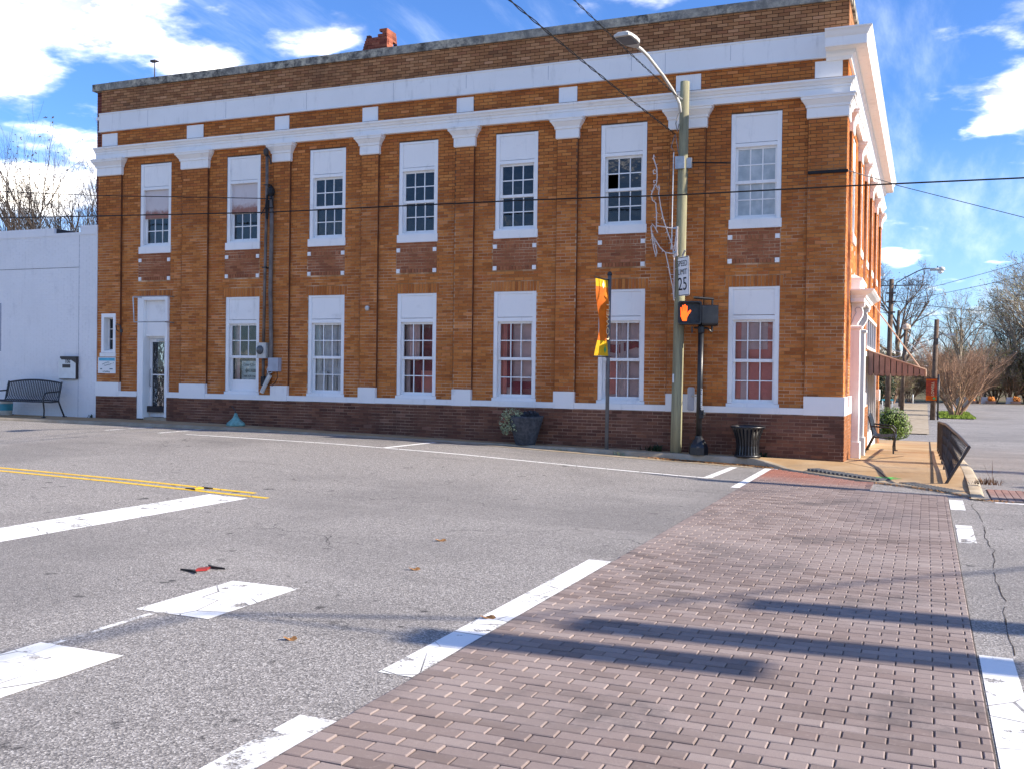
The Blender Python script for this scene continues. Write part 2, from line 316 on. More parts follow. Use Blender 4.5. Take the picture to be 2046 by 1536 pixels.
M['plastic_teal'] = worn('plastic_teal', (.06, .30, .38), .15, 6, .5)
M['house_white'] = worn('house_white', (.72, .73, .76), .05, 3, .8)
M['roof_dark'] = worn('roof_dark', (.08, .075, .075), .2, 3, .9)
M['shop_tan'] = worn('shop_tan', (.42, .33, .25), .15, 1, .9)
M['orange_plastic'] = worn('orange_plastic', (.62, .24, .05), .2, 8, .7)
M['barrier_grey'] = worn('barrier_grey', (.38, .38, .40), .1, 4, .8)
M['green_spray'] = worn('green_spray', (.12, .55, .10), .2, 12, .9)
M['truncated_grey'] = worn('truncated_grey', (.085, .09, .10), .25, 20, .8)

# ------------------------------------------------------------------ mesh helpers
WL = {}
def link(o, parent=None):
    C.objects.link(o)
    if parent is not None: o.parent = parent
    return o
def tag(o, label=None, cat=None, group=None, kind=None):
    for k, v in (('label', label), ('category', cat), ('group', group), ('kind', kind)):
        if v: o[k] = v
    return o
def thing(name, label, cat, loc=(0, 0, 0), group=None):
    o = bpy.data.objects.new(name, None); o.empty_display_size = .2; o.location = loc; link(o); WL[o.name] = Vector(loc)
    return tag(o, label, cat, group)
def mkmesh(name, v, f, mat, smooth=False):
    me = bpy.data.meshes.new(name); me.from_pydata([tuple(x) for x in v], [], f); me.validate(clean_customdata=False)
    if mat: me.materials.append(M[mat])
    if smooth: me.polygons.foreach_set('use_smooth', [True] * len(me.polygons))
    me.update(); return me
class MB:
    def __init__(s): s.v = []; s.f = []
    def add(s, v, f):
        o = len(s.v); s.v += [tuple(x) for x in v]; s.f += [tuple(i + o for i in q) for q in f]; return s
    def box(s, x0, x1, y0, y1, z0, z1):
        x0, x1 = sorted((x0, x1)); y0, y1 = sorted((y0, y1)); z0, z1 = sorted((z0, z1))
        return s.add([(x0, y0, z0), (x1, y0, z0), (x1, y1, z0), (x0, y1, z0), (x0, y0, z1), (x1, y0, z1), (x1, y1, z1), (x0, y1, z1)],
                     [(3, 2, 1, 0), (4, 5, 6, 7), (0, 1, 5, 4), (1, 2, 6, 5), (2, 3, 7, 6), (3, 0, 4, 7)])
    def obox(s, c, size, rot=None):
        h = [q / 2 for q in size]; mtx = rot or Matrix.Identity(3); c = Vector(c)
        vs = [c + mtx @ Vector((sx * h[0], sy * h[1], sz * h[2])) for sz in (-1, 1) for sx, sy in ((-1, -1), (1, -1), (1, 1), (-1, 1))]
        return s.add(vs, [(3, 2, 1, 0), (4, 5, 6, 7), (0, 1, 5, 4), (1, 2, 6, 5), (2, 3, 7, 6), (3, 0, 4, 7)])
    def tube(s, pts, r, n=8, cap=True, closed=False):
        pts = [Vector(q) for q in pts]; k = len(pts)
        rr = r if isinstance(r, (list, tuple)) else [r] * k
        t0 = (pts[1] - pts[0]).normalized(); ref = Vector((0, 0, 1)) if abs(t0.z) < .9 else Vector((1, 0, 0))
        nx = t0.cross(ref).normalized(); vs = []; fs = []
        for i in range(k):
            a = pts[i - 1] if i > 0 else (pts[-1] if closed else pts[0]); b = pts[(i + 1) % k] if (i < k - 1 or closed) else pts[i]
            t = (b - a)
            t = t.normalized() if t.length > 1e-9 else t0
            nx = (nx - t * nx.dot(t)); nx = nx.normalized() if nx.length > 1e-6 else t.orthogonal().normalized()
            by = t.cross(nx)
            for j in range(n):
                a_ = 2 * math.pi * j / n; vs.append(pts[i] + (nx * math.cos(a_) + by * math.sin(a_)) * rr[i])
        for i in range(k if closed else k - 1):
            i2 = (i + 1) % k
            for j in range(n): fs.append((i * n + j, i * n + (j + 1) % n, i2 * n + (j + 1) % n, i2 * n + j))
        if cap and not closed: fs.append(tuple(range(n - 1, -1, -1))); fs.append(tuple((k - 1) * n + j for j in range(n)))
        return s.add(vs, fs)
    def lathe(s, prof, c=(0, 0, 0), n=20, caps=True):
        vs = []; fs = []; k = len(prof)
        for r_, z_ in prof:
            for j in range(n):
                a = 2 * math.pi * j / n; vs.append((c[0] + r_ * math.cos(a), c[1] + r_ * math.sin(a), c[2] + z_))
        for i in range(k - 1):
            for j in range(n): fs.append((i * n + j, i * n + (j + 1) % n, (i + 1) * n + (j + 1) % n, (i + 1) * n + j))
        if caps: fs.append(tuple(range(n - 1, -1, -1))); fs.append(tuple((k - 1) * n + j for j in range(n)))
        return s.add(vs, fs)
    def prism(s, poly, vec):
        k = len(poly); vec = Vector(vec); a = [Vector(q) for q in poly]; b = [q + vec for q in a]
        return s.add(a + b, [tuple(range(k - 1, -1, -1)), tuple(range(k, 2 * k))] + [(i, (i + 1) % k, k + (i + 1) % k, k + i) for i in range(k)])
    def sweep(s, prof, path):
        # prof (n,z): n outward, to the right of the path direction; mitred corners
        k = len(prof); P_ = [Vector((q[0], q[1], 0)) for q in path]; vs = []; fs = []
        dirs = [(P_[i + 1] - P_[i]).normalized() for i in range(len(P_) - 1)]
        for i, q in enumerate(P_):
            d0 = dirs[max(0, i - 1)]; d1 = dirs[min(i, len(dirs) - 1)]
            n0 = Vector((d0.y, -d0.x, 0)); n1 = Vector((d1.y, -d1.x, 0)); nb = (n0 + n1).normalized(); nb = nb / max(.3, nb.dot(n0))
            for (nn, z_) in prof: vs.append(q + nb * nn + Vector((0, 0, z_)))
        for i in range(len(P_) - 1):
            for j in range(k): fs.append((i * k + j, i * k + (j + 1) % k, (i + 1) * k + (j + 1) % k, (i + 1) * k + j))
        fs.append(tuple(range(k - 1, -1, -1))); fs.append(tuple((len(P_) - 1) * k + j for j in range(k)))
        return s.add(vs, fs)
    def frustum(s, secs):
        # list of (z, x0, x1, y0, y1)
        vs = []; fs = []
        for z_, x0, x1, y0, y1 in secs: vs += [(x0, y0, z_), (x1, y0, z_), (x1, y1, z_), (x0, y1, z_)]
        for i in range(len(secs) - 1):
            for j in range(4): fs.append((i * 4 + j, i * 4 + (j + 1) % 4, i * 4 + 4 + (j + 1) % 4, i * 4 + 4 + j))
        fs.append((3, 2, 1, 0)); q = (len(secs) - 1) * 4; fs.append((q, q + 1, q + 2, q + 3))
        return s.add(vs, fs)
    def build(s, name, mat, parent=None, smooth=False, local=False):
        v = s.v
        off = Vector((0, 0, 0))
        if parent is not None and not local: off = WL.get(parent.name, Vector((0, 0, 0)))
        if off.length: v = [(a - off.x, b - off.y, c - off.z) for a, b, c in v]
        o = bpy.data.objects.new(name, mkmesh(name, v, s.f, mat, smooth)); link(o, parent)
        WL[o.name] = off if parent is not None else Vector((0, 0, 0)); return o
def copy_tree(o, parent=None):
    c = o.copy(); link(c); c.parent = parent
    for ch in o.children: copy_tree(ch, c)
    return c
def rebase(o, loc):
    # move a top-level mesh's origin to loc (its base)
    loc = Vector(loc); o.data.transform(Matrix.Translation(-loc)); o.location = loc; WL[o.name] = loc; return o
def auto_base(o):
    co = np.empty(len(o.data.vertices) * 3, 'f'); o.data.vertices.foreach_get('co', co); co = co.reshape(-1, 3)
    return rebase(o, ((co[:, 0].min() + co[:, 0].max()) / 2, (co[:, 1].min() + co[:, 1].max()) / 2, co[:, 2].min()))
def text_mesh(s, size, mat, parent, loc, right=(1, 0, 0), up=(0, 0, 1), name='lettering', align='CENTER', sx=1.0):
    cu_ = bpy.data.curves.new('t', 'FONT'); cu_.body = s; cu_.size = size; cu_.align_x = align; cu_.align_y = 'CENTER'; cu_.extrude = .0015; cu_.resolution_u = 3
    o = bpy.data.objects.new('t', cu_); me = bpy.data.meshes.new_from_object(o); bpy.data.objects.remove(o)
    r_ = Vector(right).normalized(); u_ = Vector(up).normalized(); n_ = r_.cross(u_)
    me.transform(Matrix((( r_.x * sx, u_.x, n_.x, 0), (r_.y * sx, u_.y, n_.y, 0), (r_.z * sx, u_.z, n_.z, 0), (0, 0, 0, 1))))
    off = WL.get(parent.name, Vector((0, 0, 0))) if parent else Vector((0, 0, 0))
    me.transform(Matrix.Translation(Vector(loc) - off)); me.materials.clear(); me.materials.append(M[mat])
    ob = bpy.data.objects.new(name, me); link(ob, parent); return ob

# ------------------------------------------------------------------ terrain height
_xa = [-60, -14, -6, -3.3, -.3, 2.4, 5.4, 7.1, 9, 20, 80]; _za = [-.55, -.72, -.785, -.80, -.835, -.905, -1.03, -1.09, -1.10, -1.13, -1.2]
_xb = [-60, -30, -2, .4, 2.7, 5.5, 8, 11, 20, 80]; _zb = [-.55, -.6, -.92, -.97, -1.04, -1.08, -1.095, -1.12, -1.14, -1.2]
def side_drop(y): return -.035 * np.clip(y, 0, 20)
def road_z(x, y):
    a = np.interp(x, _xa, _za); b = np.interp(x, _xb, _zb); t = np.clip((-y - 3.2) / 5.8, 0, 1); t = t * t * (3 - 2 * t)
    return a * (1 - t) + b * t + side_drop(y)
_xw = [-30, -14, -9.3, -6.8, -4.8, -1.6, 1.9, 4.1, 7.1, 9.1, 11.3, 40]; _zw = [-.62, -.675, -.69, -.70, -.72, -.80, -.872, -.90, -.94, -.985, -1.0, -1.05]
def walk_z(x, y): return np.interp(x, _xw, _zw) + side_drop(y)
def rz(x, y): return float(road_z(x, y))
def wz(x, y): return float(walk_z(x, y))
def sheet(name, xs, ys, zf, mat, dz=0):
    xs = np.array(xs, float); ys = np.array(ys, float); X, Y = np.meshgrid(xs, ys); Z = zf(X, Y) + dz
    v = np.stack([X.ravel(), Y.ravel(), Z.ravel()], 1); nx = len(xs)
    f = [(j * nx + i, j * nx + i + 1, (j + 1) * nx + i + 1, (j + 1) * nx + i) for j in range(len(ys) - 1) for i in range(nx - 1)]
    o = bpy.data.objects.new(name, mkmesh(name, v, f, mat, True)); link(o); WL[o.name] = Vector((0, 0, 0)); return o

# ================================================================== THE SETTING
def axis(*segs):
    out = []
    for a, b, n in segs: out += list(np.linspace(a, b, n, endpoint=False))
    return out + [segs[-1][1]]
ground = tag(sheet('ground', axis((-900, -60, 8), (-60, 80, 40), (80, 900, 8)), axis((-900, -60, 8), (-60, 90, 50), (90, 900, 8)), road_z, 'soil', -.05), kind='structure')
road = tag(sheet('road', axis((-60, -14, 12), (-14, 14, 80), (14, 80, 14)), axis((-60, -22, 8), (-22, 0, 70), (0, 24, 30), (24, 92, 20)), road_z, 'asphalt'), kind='structure')

def marking(x0, x1, y0, y1, mat, name='lane_marking', dz=.004, shear=0.0, y0b=None, y1b=None):
    """painted band between x0..x1, its y range may differ at the x1 end"""
    y0b = y0 if y0b is None else y0b; y1b = y1 if y1b is None else y1b
    nx = max(1, int(abs(x1 - x0) / .5)); ny = max(1, int(abs(y1 - y0) / .5)); b = MB(); vs = []; fs = []
    for j in range(ny + 1):
        for i in range(nx + 1):
            s = i / nx; t = j / ny; ya = y0 + (y0b - y0) * s; yb_ = y1 + (y1b - y1) * s; y = ya + (yb_ - ya) * t; x = x0 + (x1 - x0) * s + shear * t
            vs.append((x, y, rz(x, y) + dz))
    for j in range(ny):
        for i in range(nx): q = j * (nx + 1) + i; fs.append((q, q + 1, q + nx + 2, q + nx + 1))
    return b.add(vs, fs).build(name, mat, road)
marking(2.02, 2.62, -16.5, -9.38, 'paint_white', 'stop_line')
marking(5.50, 6.12, -14.42, -13.36, 'paint_white', 'stop_line')
marking(5.60, 6.25, -18.2, -15.32, 'paint_white', 'stop_line')
marking(5.66, 5.71, -15.32, -14.42, 'paint_worn')
marking(7.73, 7.945, -14.95, -11.15, 'paint_white'); marking(7.74, 7.95, -18.5, -15.72, 'paint_worn'); marking(7.82, 8.06, -4.5, -.95, 'paint_white')
marking(10.865, 11.045, -5.55, -4.42, 'paint_white'); marking(10.885, 11.06, -8.35, -7.0, 'paint_white'); marking(10.87, 11.06, -19, -13.0, 'paint_white')
marking(-4.0, 7.25, -2.80, -2.70, 'paint_white', y0b=-3.36, y1b=-3.26)
marking(.88, 1.0, -3.02, -.98, 'paint_white', shear=.12); marking(7.15, 7.29, -3.28, -1.08, 'paint_white', shear=.05)
marking(-6.3, -6.18, -2.75, -1.35, 'paint_worn', shear=.05); marking(-4.8, -4.68, -2.75, -1.3, 'paint_worn', shear=-.1)
marking(-30, 2.40, -8.98, -8.88, 'paint_yellow'); marking(-30, 2.80, -9.26, -9.16, 'paint_yellow')
marking(11.45, 18, -4.52, -4.40, 'paint_white')
marking(13.3, 13.4, -2.2, 6, 'paint_worn', shear=.0)

# ---- kerb and pavements
def ky(x): return float(np.interp(x, [-14, -8, -1, 2, 7.3, 7.9, 8.4, 8.9, 9.4, 9.9, 10.4, 10.85, 11.15, 11.3], [-1.75, -1.3, -.85, -.55, -.52, -.80, -1.30, -1.80, -2.28, -2.70, -3.08, -3.5, -4.0, -4.3]))
def walk_top(x, y):
    yb_ = ky(x); t = max(0, min(1, y / yb_)) if y < 0 else 0
    a = wz(x, y); b = max(rz(x, y) + .025, a if x < 7.35 else -9)
    s = max(0, min(1, (t - .35) / .65)); s = s * s * (3 - 2 * s)
    if x < 7.6: s *= 0
    elif x < 8.2: s *= (x - 7.6) / .6
    return a * (1 - s) + b * s
def columns(name, xs, rows, mat, ytop=.06):
    vs = []; fs = []
    for x in xs:
        for j in range(rows + 1):
            y = ytop + (ky(x) - ytop) * j / rows; vs.append((x, y, walk_top(x, y)))
    for i in range(len(xs) - 1):
        for j in range(rows): q = i * (rows + 1) + j; fs.append((q, q + 1, q + rows + 2, q + rows + 1))
    return MB().add(vs, fs).build(name, mat, None, True)
sidewalk = tag(columns('sidewalk', list(np.linspace(-14, 11.3, 150)), 10, 'concrete_walk'), kind='structure')
side_walk = tag(sheet('sidewalk', [9.0, 9.6, 10.2, 10.8, 11.28], list(np.linspace(.055, 20, 30)), walk_z, 'concrete_walk'), kind='structure')
path = tag(sheet('path', [8.7, 9.3, 10, 10.7], list(np.linspace(27, 84, 24)), road_z, 'concrete_kerb', .04), kind='structure')
kb = MB(); pth = [(x, ky(x)) for x in np.linspace(-14, 11.3, 130)]
vs = []; fs = []
for i, (x, y) in enumerate(pth):
    zt = walk_top(x, y) + .004; zb = rz(x, y) - .06
    nxt = pth[min(i + 1, len(pth) - 1)]; prv = pth[max(0, i - 1)]; d = Vector((nxt[0] - prv[0], nxt[1] - prv[1], 0)).normalized(); nrm = Vector((d.y, -d.x, 0))
    for (o_, z_) in ((-.13, zt), (-.01, zt), (.015, zt - .015), (.02, zb)): q = Vector((x, y, 0)) + nrm * o_; vs.append((q.x, q.y, z_))
for i in range(len(pth) - 1):
    for j in range(3): q = i * 4 + j; fs.append((q, q + 1, q + 5, q + 4))
kerb = tag(kb.add(vs, fs).build('kerb', 'concrete_kerb', None, True), kind='structure')
kb = MB(); ys = np.linspace(-4.3, 20, 40); vs = []; fs = []
for y in ys:
    tt = max(0, min(1, (-2.6 - y) / 1.7)); zt = (wz(11.25, y) + .005) * (1 - tt) + (rz(11.3, y) + .02) * tt; zb = rz(11.4, y) - .06
    for (x_, z_) in ((11.16, zt), (11.30, zt), (11.345, zt - .03), (11.37, zb)): vs.append((x_, y, z_))
for i in range(len(ys) - 1):
    for j in range(3): q = i * 4 + j; fs.append((q, q + 1, q + 5, q + 4))
tag(kb.add(vs, fs).build('kerb', 'concrete_kerb', None, True), kind='structure')
gb = MB(); vs = []; fs = []; xs = np.linspace(-1, 7.6, 40)
for x in xs:
    for j in range(3):
        y = ky(x) - .02 - j * .20; vs.append((x, y, rz(x, y) + .006))
for i in range(len(xs) - 1):
    for j in range(2): q = i * 3 + j; fs.append((q, q + 1, q + 4, q + 3))
tag(gb.add(vs, fs).build('gutter', 'concrete_kerb', None, True), kind='structure')
# contraction joints in the pavement
def joint(pts, w=.018, parent=sidewalk, mat='joint', zf=None, dz=.004):
    for (x0, y0), (x1, y1) in zip(pts[:-1], pts[1:]):
        d = Vector((x1 - x0, y1 - y0, 0)); n_ = max(1, int(d.length / .3)); nn = Vector((-d.y, d.x, 0)).normalized() * w / 2; vs = []; fs = []
        for i in range(n_ + 1):
            q = Vector((x0, y0, 0)) + d * i / n_
            for s_ in (-1, 1):
                e = q + nn * s_; zq = (walk_top(e.x, e.y) if (e.y < .06) else wz(e.x, e.y)) if zf is None else zf(e.x, e.y); vs.append((e.x, e.y, zq + dz))
        for i in range(n_): fs.append((2 * i, 2 * i + 1, 2 * i + 3, 2 * i + 2))
        MB().add(vs, fs).build('joint', mat, parent)
joint([(9.15, -.02), (9.75, -1.15), (9.95, -2.1)]); joint([(9.2, .1), (10.1, 4.2)], .05); joint([(10.66, -2.6), (10.70, 20)], .045, side_walk)
joint([(9.1, 1.9), (10.66, 1.7)], .014, side_walk); joint([(9.1, 4.8), (11.1, 4.8)], .014, side_walk); joint([(9.1, 8), (11.1, 8)], .014, side_walk); joint([(9.1, 12), (11.1, 12)], .014, side_walk); joint([(9.1, 16), (11.1, 16)], .03, side_walk)
for x in (-12.5, -11, -9.5, -8, -6.5, -5, -3.5, -2, -.5): joint([(x, -.02), (x, ky(x) + .14)], .014)
# long crack beside the crosswalk
cr = []; y = -19.0; x = 11.1
while y < -4.6: cr.append((x + rng.uniform(-.014, .014), y)); y += .21; x += rng.uniform(-.018, .022)
for ca, cb in zip(cr[:-1], cr[1:]):
    if rng.random() < .9: joint([ca, cb], rng.choice((.004, .007, .010, .005)), road, 'joint', rz, .003)

# ---- brick crosswalk
crosswalk = MB(); xs = [7.96, 8.4, 8.8, 9.2, 9.69, 9.70, 10.3, 10.86]; ysb = np.linspace(-22, -.9, 60); vs = []; fs = []
for y in ysb:
    for x in xs:
        yy = min(y, ky(x) - .06, -4.03 if x > 9.695 else 9); vs.append((x, yy, rz(x, yy) + .003))
for j in range(len(ysb) - 1):
    for i in range(7): q = j * 8 + i; fs.append((q, q + 1, q + 9, q + 8))
crosswalk = tag(crosswalk.add(vs, fs).build('crosswalk', 'sand_joint'), kind='structure')
def paver_set(parent, x0, x1, y0, y1, keep, along='x', nind=0):
    bl, bw, g = .203, .0985, .0055
    items = []; row = 0; a = y0 if along == 'x' else x0; lim = y1 if along == 'x' else x1
    while a + bw <= lim:
        s0 = (x0 if along == 'x' else y0); s1 = (x1 if along == 'x' else y1); s = s0 - (bl / 2 + rng.uniform(-.008, .008) if row % 2 else 0)
        while s < s1 - .02:
            e0 = max(s, s0); e1 = min(s + bl - g, s1)
            if e1 - e0 > .03:
                cx, cy = ((e0 + e1) / 2, a + bw / 2) if along == 'x' else (a + bw / 2, (e0 + e1) / 2)
                if keep(cx, cy): items.append((cx, cy, e1 - e0, bw - g))
            s += bl
        a += bw; row += 1
    def geom(L_, W_, top=.015, ch=.006):
        h, w = L_ / 2, W_ / 2
        lo = [(-h, -w, 0), (h, -w, 0), (h, w, 0), (-h, w, 0)]; mid = [(p[0], p[1], top - ch * .7) for p in lo]; hi = [(math.copysign(h - ch, p[0]), math.copysign(w - ch, p[1]), top) for p in lo]
        f = [(0, 1, 5, 4), (1, 2, 6, 5), (2, 3, 7, 6), (3, 0, 4, 7), (4, 5, 9, 8), (5, 6, 10, 9), (6, 7, 11, 10), (7, 4, 8, 11), (8, 9, 10, 11)]
        return lo + mid + hi, f
    vis = [it for it in items if it[1] > -17.6 and it[2] > .15]; vis.sort(key=lambda t: (t[0] - CAM.x) ** 2 + (t[1] - CAM.y) ** 2)
    ind = set(id(t) for t in vis[:nind]); V = []; F = []; T = []; sm = None
    for it in items:
        cx, cy, l_, w_ = it; z = rz(cx, cy) + rng.uniform(-.0022, .0022); tl = rng.uniform(-.010, .010); tw = rng.uniform(-.012, .012); rot = rng.uniform(-.012, .012)
        if id(it) in ind:
            if sm is None: sm = mkmesh('paver', *geom(bl - g, bw - g), 'paver')
            o = bpy.data.objects.new('paver', sm); link(o, parent); o.location = (cx, cy, z); o.rotation_euler = (tw, tl, rot)
            continue
        gv, gf = geom(l_, w_); o0 = len(V); cr_, sr = math.cos(rot), math.sin(rot)
        for (a_, b_, c_) in gv:
            if along != 'x': a_, b_ = -b_, a_
            V.append((cx + a_ * cr_ - b_ * sr, cy + a_ * sr + b_ * cr_, z + c_ + a_ * tl + b_ * tw))
        F += [tuple(i + o0 for i in q) for q in gf]; T += [rng.random()] * len(gf)
    me = mkmesh('paver_field', V, F, 'paver'); at = me.attributes.new('tint', 'FLOAT_COLOR', 'FACE'); at.data.foreach_set('color', np.repeat(np.array(T)[:, None], 4, 1).ravel())
    return tag(link(bpy.data.objects.new('paver_field', me), parent), kind='stuff')
paver_set(crosswalk, 7.965, 10.85, -22, -.9, lambda x, y: y < ky(x) - .12 and (x < 9.7 or y < -4.0), 'x', 300)
cw2 = MB(); vs = []; fs = []; xs = np.linspace(11.42, 19, 12)
for x in xs:
    for y in (-4.3, -3.5, -2.72): vs.append((x, y, rz(x, y) + .003))
for i in range(len(xs) - 1):
    for j in range(2): q = i * 3 + j; fs.append((q, q + 3, q + 4, q + 1))
cw2 = tag(cw2.add(vs, fs).build('crosswalk', 'sand_joint'), kind='structure')
paver_set(cw2, 11.43, 19, -4.28, -2.74, lambda x, y: True, 'y', 0)

# ================================================================== THE BRICK BUILDING
BLD = thing('brick_building', 'two-storey tan brick corner building with white cornice, pilasters and sash windows', 'building', (0, 7.5, -1.0))
WL_B = Vector((0, 7.5, -1.0))
PIL = [(-9.24, -8.49), (-6.54, -5.76), (-3.83, -3.37), (-1.43, -.99), (.94, 1.39), (3.31, 3.76), (5.71, 6.43), (8.39, 9.10)]
WX = [-7.42, -4.736, -2.368, 0.0, 2.368, 4.736, 7.408]
SPIL = [(0.0, .55, -.12), (1.25, 1.70, .23), (4.25, 4.70, .23), (6.75, 7.2, .23), (9.3, 9.75, 2.4), (11.9, 12.35, 2.4), (14.9, 15.6, .23)]
SWX = [2.97, 5.72, 8.25, 10.82, 13.62]
CH, CL, JT = .0677, .2135, .0115
BR = {}
def put(plane, u0, u1, z0, z1, n, cls):
    BR.setdefault(cls, []).append((plane, u0, u1, z0, z1, n))
def subtract(iv, holes):
    out = [iv]
    for a, b in holes:
        nw = []
        for p, q in out:
            if b <= p or a >= q: nw.append((p, q)); continue
            if a > p: nw.append((p, a))
            if b < q: nw.append((b, q))
        out = nw
    return out
def fill(plane, u0, u1, z0, z1, n, cls, holes=(), zoff=0.0):
    k = math.floor((z0 - zoff) / CH + 1e-6)
    while zoff + k * CH < z1 - 1e-4:
        a = max(z0, zoff + k * CH); b = min(z1, zoff + (k + 1) * CH)
        if b - a > .022:
            mid = (a + b) / 2
            for p, q in subtract((u0, u1), [(h[0], h[1]) for h in holes if h[2] < mid < h[3]]):
                s = math.floor(p / CL) * CL - (CL / 2 if k % 2 else 0) - CL
                while s < q:
                    e0, e1 = max(p, s), min(q, s + CL)
                    if e1 - e0 > .025: put(plane, e0 + JT / 2, e1 - JT / 2, a + JT / 2, b - JT / 2, n, cls)
                    s += CL
        k += 1
def soldier(plane, u0, u1, z0, z1, n, cls, w=.070):
    c = max(1, round((u1 - u0) / w)); w = (u1 - u0) / c
    for i in range(c): put(plane, u0 + i * w + JT / 2, u0 + (i + 1) * w - JT / 2, z0 + JT / 2, z1 - JT / 2, n, cls)
def cells(plane, u0, u1, z0, z1, n, holes, mb):
    us = sorted(set([u0, u1] + [min(max(q, u0), u1) for h in holes for q in h[:2]])); zs = sorted(set([z0, z1] + [min(max(q, z0), z1) for h in holes for q in h[2:]]))
    for a, b in zip(us[:-1], us[1:]):
        for c, d in zip(zs[:-1], zs[1:]):
            mu, mz = (a + b) / 2, (c + d) / 2
            if any(h[0] < mu < h[1] and h[2] < mz < h[3] for h in holes): continue
            if plane == 'F': mb.add([(a, -n, c), (b, -n, c), (b, -n, d), (a, -n, d)], [(0, 1, 2, 3)])
            else: mb.add([(9.10 + n, a, c), (9.10 + n, b, c), (9.10 + n, b, d), (9.10 + n, a, d)], [(0, 1, 2, 3)])
# --- front wall between the pilasters
door_hole = (-7.90, -6.95, -.8, 2.39)
fh = [door_hole, (-9.09, -8.62, .90, 1.98)]
for i, c in enumerate(WX):
    fh.append((c - .485, c + .485, 3.48, 5.73))
    if i: fh.append((c - .49, c + .49, -.02, 2.343))
gaps = [(PIL[i][1], PIL[i + 1][0]) for i in range(7)]
mw = MB()
for i, (a, b) in enumerate(gaps):
    c = WX[i]; hs = [h for h in fh if h[1] > a and h[0] < b]
    pan = (c - .53, c + .485, 2.80, 3.48)
    sol = (c - .56, c + .56, 2.343 if i else 2.39, 2.56)
    fill('F', a, b, 0.0, 5.94, -.06, 'tan', hs + [pan, sol])
    soldier('F', sol[0], sol[1], sol[2], sol[3], -.06, 'tan', .072)
    fill('F', pan[0], pan[1], 3.357, 3.48, -.06, 'panel', (), 3.357)
    soldier('F', c - .43, c + .385, 3.268, 3.357, -.06, 'panel', .075)
    fill('F', pan[0], pan[1], 2.892, 3.268, -.06, 'panel', (), 2.892)
    soldier('F', c - .43, c + .385, 2.80, 2.892, -.052, 'panel', .075)
    cells('F', a - .02, b + .02, -.1, 5.95, -.067, hs, mw)
for a, b in PIL: fill('F', a, b, .23 if b > -8 else .23, 5.51, 0, 'tan', fh)
fill('F', -9.16, 9.10, 6.215, 6.635, 0, 'tan', [((a + b) / 2 - w, (a + b) / 2 + w, 6.26, 6.575) for (a, b), w in zip(PIL, (.25, .25, .2, .2, .2, .2, .25, .25))])
fill('F', -9.16, 9.10, 7.10, 7.69, 0, 'parapet')
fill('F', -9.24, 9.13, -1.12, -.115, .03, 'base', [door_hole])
# --- side wall
sh = [(2.30, 3.62, -1.6, 1.95), (8.3, 14.5, -1.75, 1.30), (8.45, 13.5, 1.38, 2.25)]
for c in SWX: sh.append((c - .485, c + .485, 3.48, 5.73))
sh.append((5.72 - .49, 5.72 + .49, -.02, 2.343)); sh.append((.68, 1.12, -.02, 2.2))
fill('S', .0, 15.6, 0.0, 5.94, -.06, 'tan', sh); cells('S', .0, 15.6, -1.9, 5.95, -.067, sh, mw)
for a, b, z0 in SPIL: fill('S', a, b, max(z0, .23), 5.51, 0, 'tan')
fill('S', .0, 15.6, 6.215, 6.64, 0, 'tan'); fill('S', .0, 15.6, 7.10, 7.69, 0, 'parapet')
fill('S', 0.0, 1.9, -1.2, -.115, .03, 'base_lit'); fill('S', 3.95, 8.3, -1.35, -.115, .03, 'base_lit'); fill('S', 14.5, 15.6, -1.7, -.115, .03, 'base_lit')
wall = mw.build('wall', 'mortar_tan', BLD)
pb = MB()
for a, b in PIL:
    if a < -9: pb.box(a, b, .007, .064, .0, .90).box(a, b, .007, .064, 1.98, 5.94).box(a, -9.09, .007, .064, .90, 1.98).box(-8.62, b, .007, .064, .90, 1.98)
    else: pb.box(a, b, .007, .064, .0, 5.94)
for a, b, z0 in SPIL: pb.box(9.036, 9.093, a + .002, b - .002, z0, 5.94)
pb.box(-9.16, 9.092, .0075, .30, 6.0, 7.0)
pb.box(8.8, 9.0925, .008, 15.59, 6.0, 7.0)
pb.build('pilaster_core', 'mortar_tan', BLD)
M['pilaster_side_shade'] = worn('pilaster_side_shade', (.15, .052, .02), .3, 9, .9)  # dark strips: shade at the pilaster edges put into their colour
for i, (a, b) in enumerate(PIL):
    if i < 7: MB().box(b - .001, b + .005, .004, .058, .23, 5.50).build('pilaster_side_shade', 'pilaster_side_shade', BLD)
    if i > 0: MB().box(a - .005, a + .001, .004, .058, .23, 5.50).build('pilaster_side_shade', 'pilaster_side_shade', BLD)
MB().box(-9.16, 9.0915, .0085, .32, 6.9, 7.72).box(8.79, 9.0918, .009, 15.58, 6.9, 7.72).build('parapet_core', 'mortar_dark', BLD)
for q in ((-9.24, -7.9, -.022, .2, -1.15, -.1), (-6.95, 9.12, -.0225, .2, -1.2, -.1), (8.9, 9.1225, -.021, 1.9, -1.25, -.1), (8.9, 9.1222, 3.95, 8.3, -1.5, -.1), (8.9, 9.1223, 14.5, 15.59, -1.8, -.1)): MB().box(*q).build('base_course', 'mortar_base', BLD)
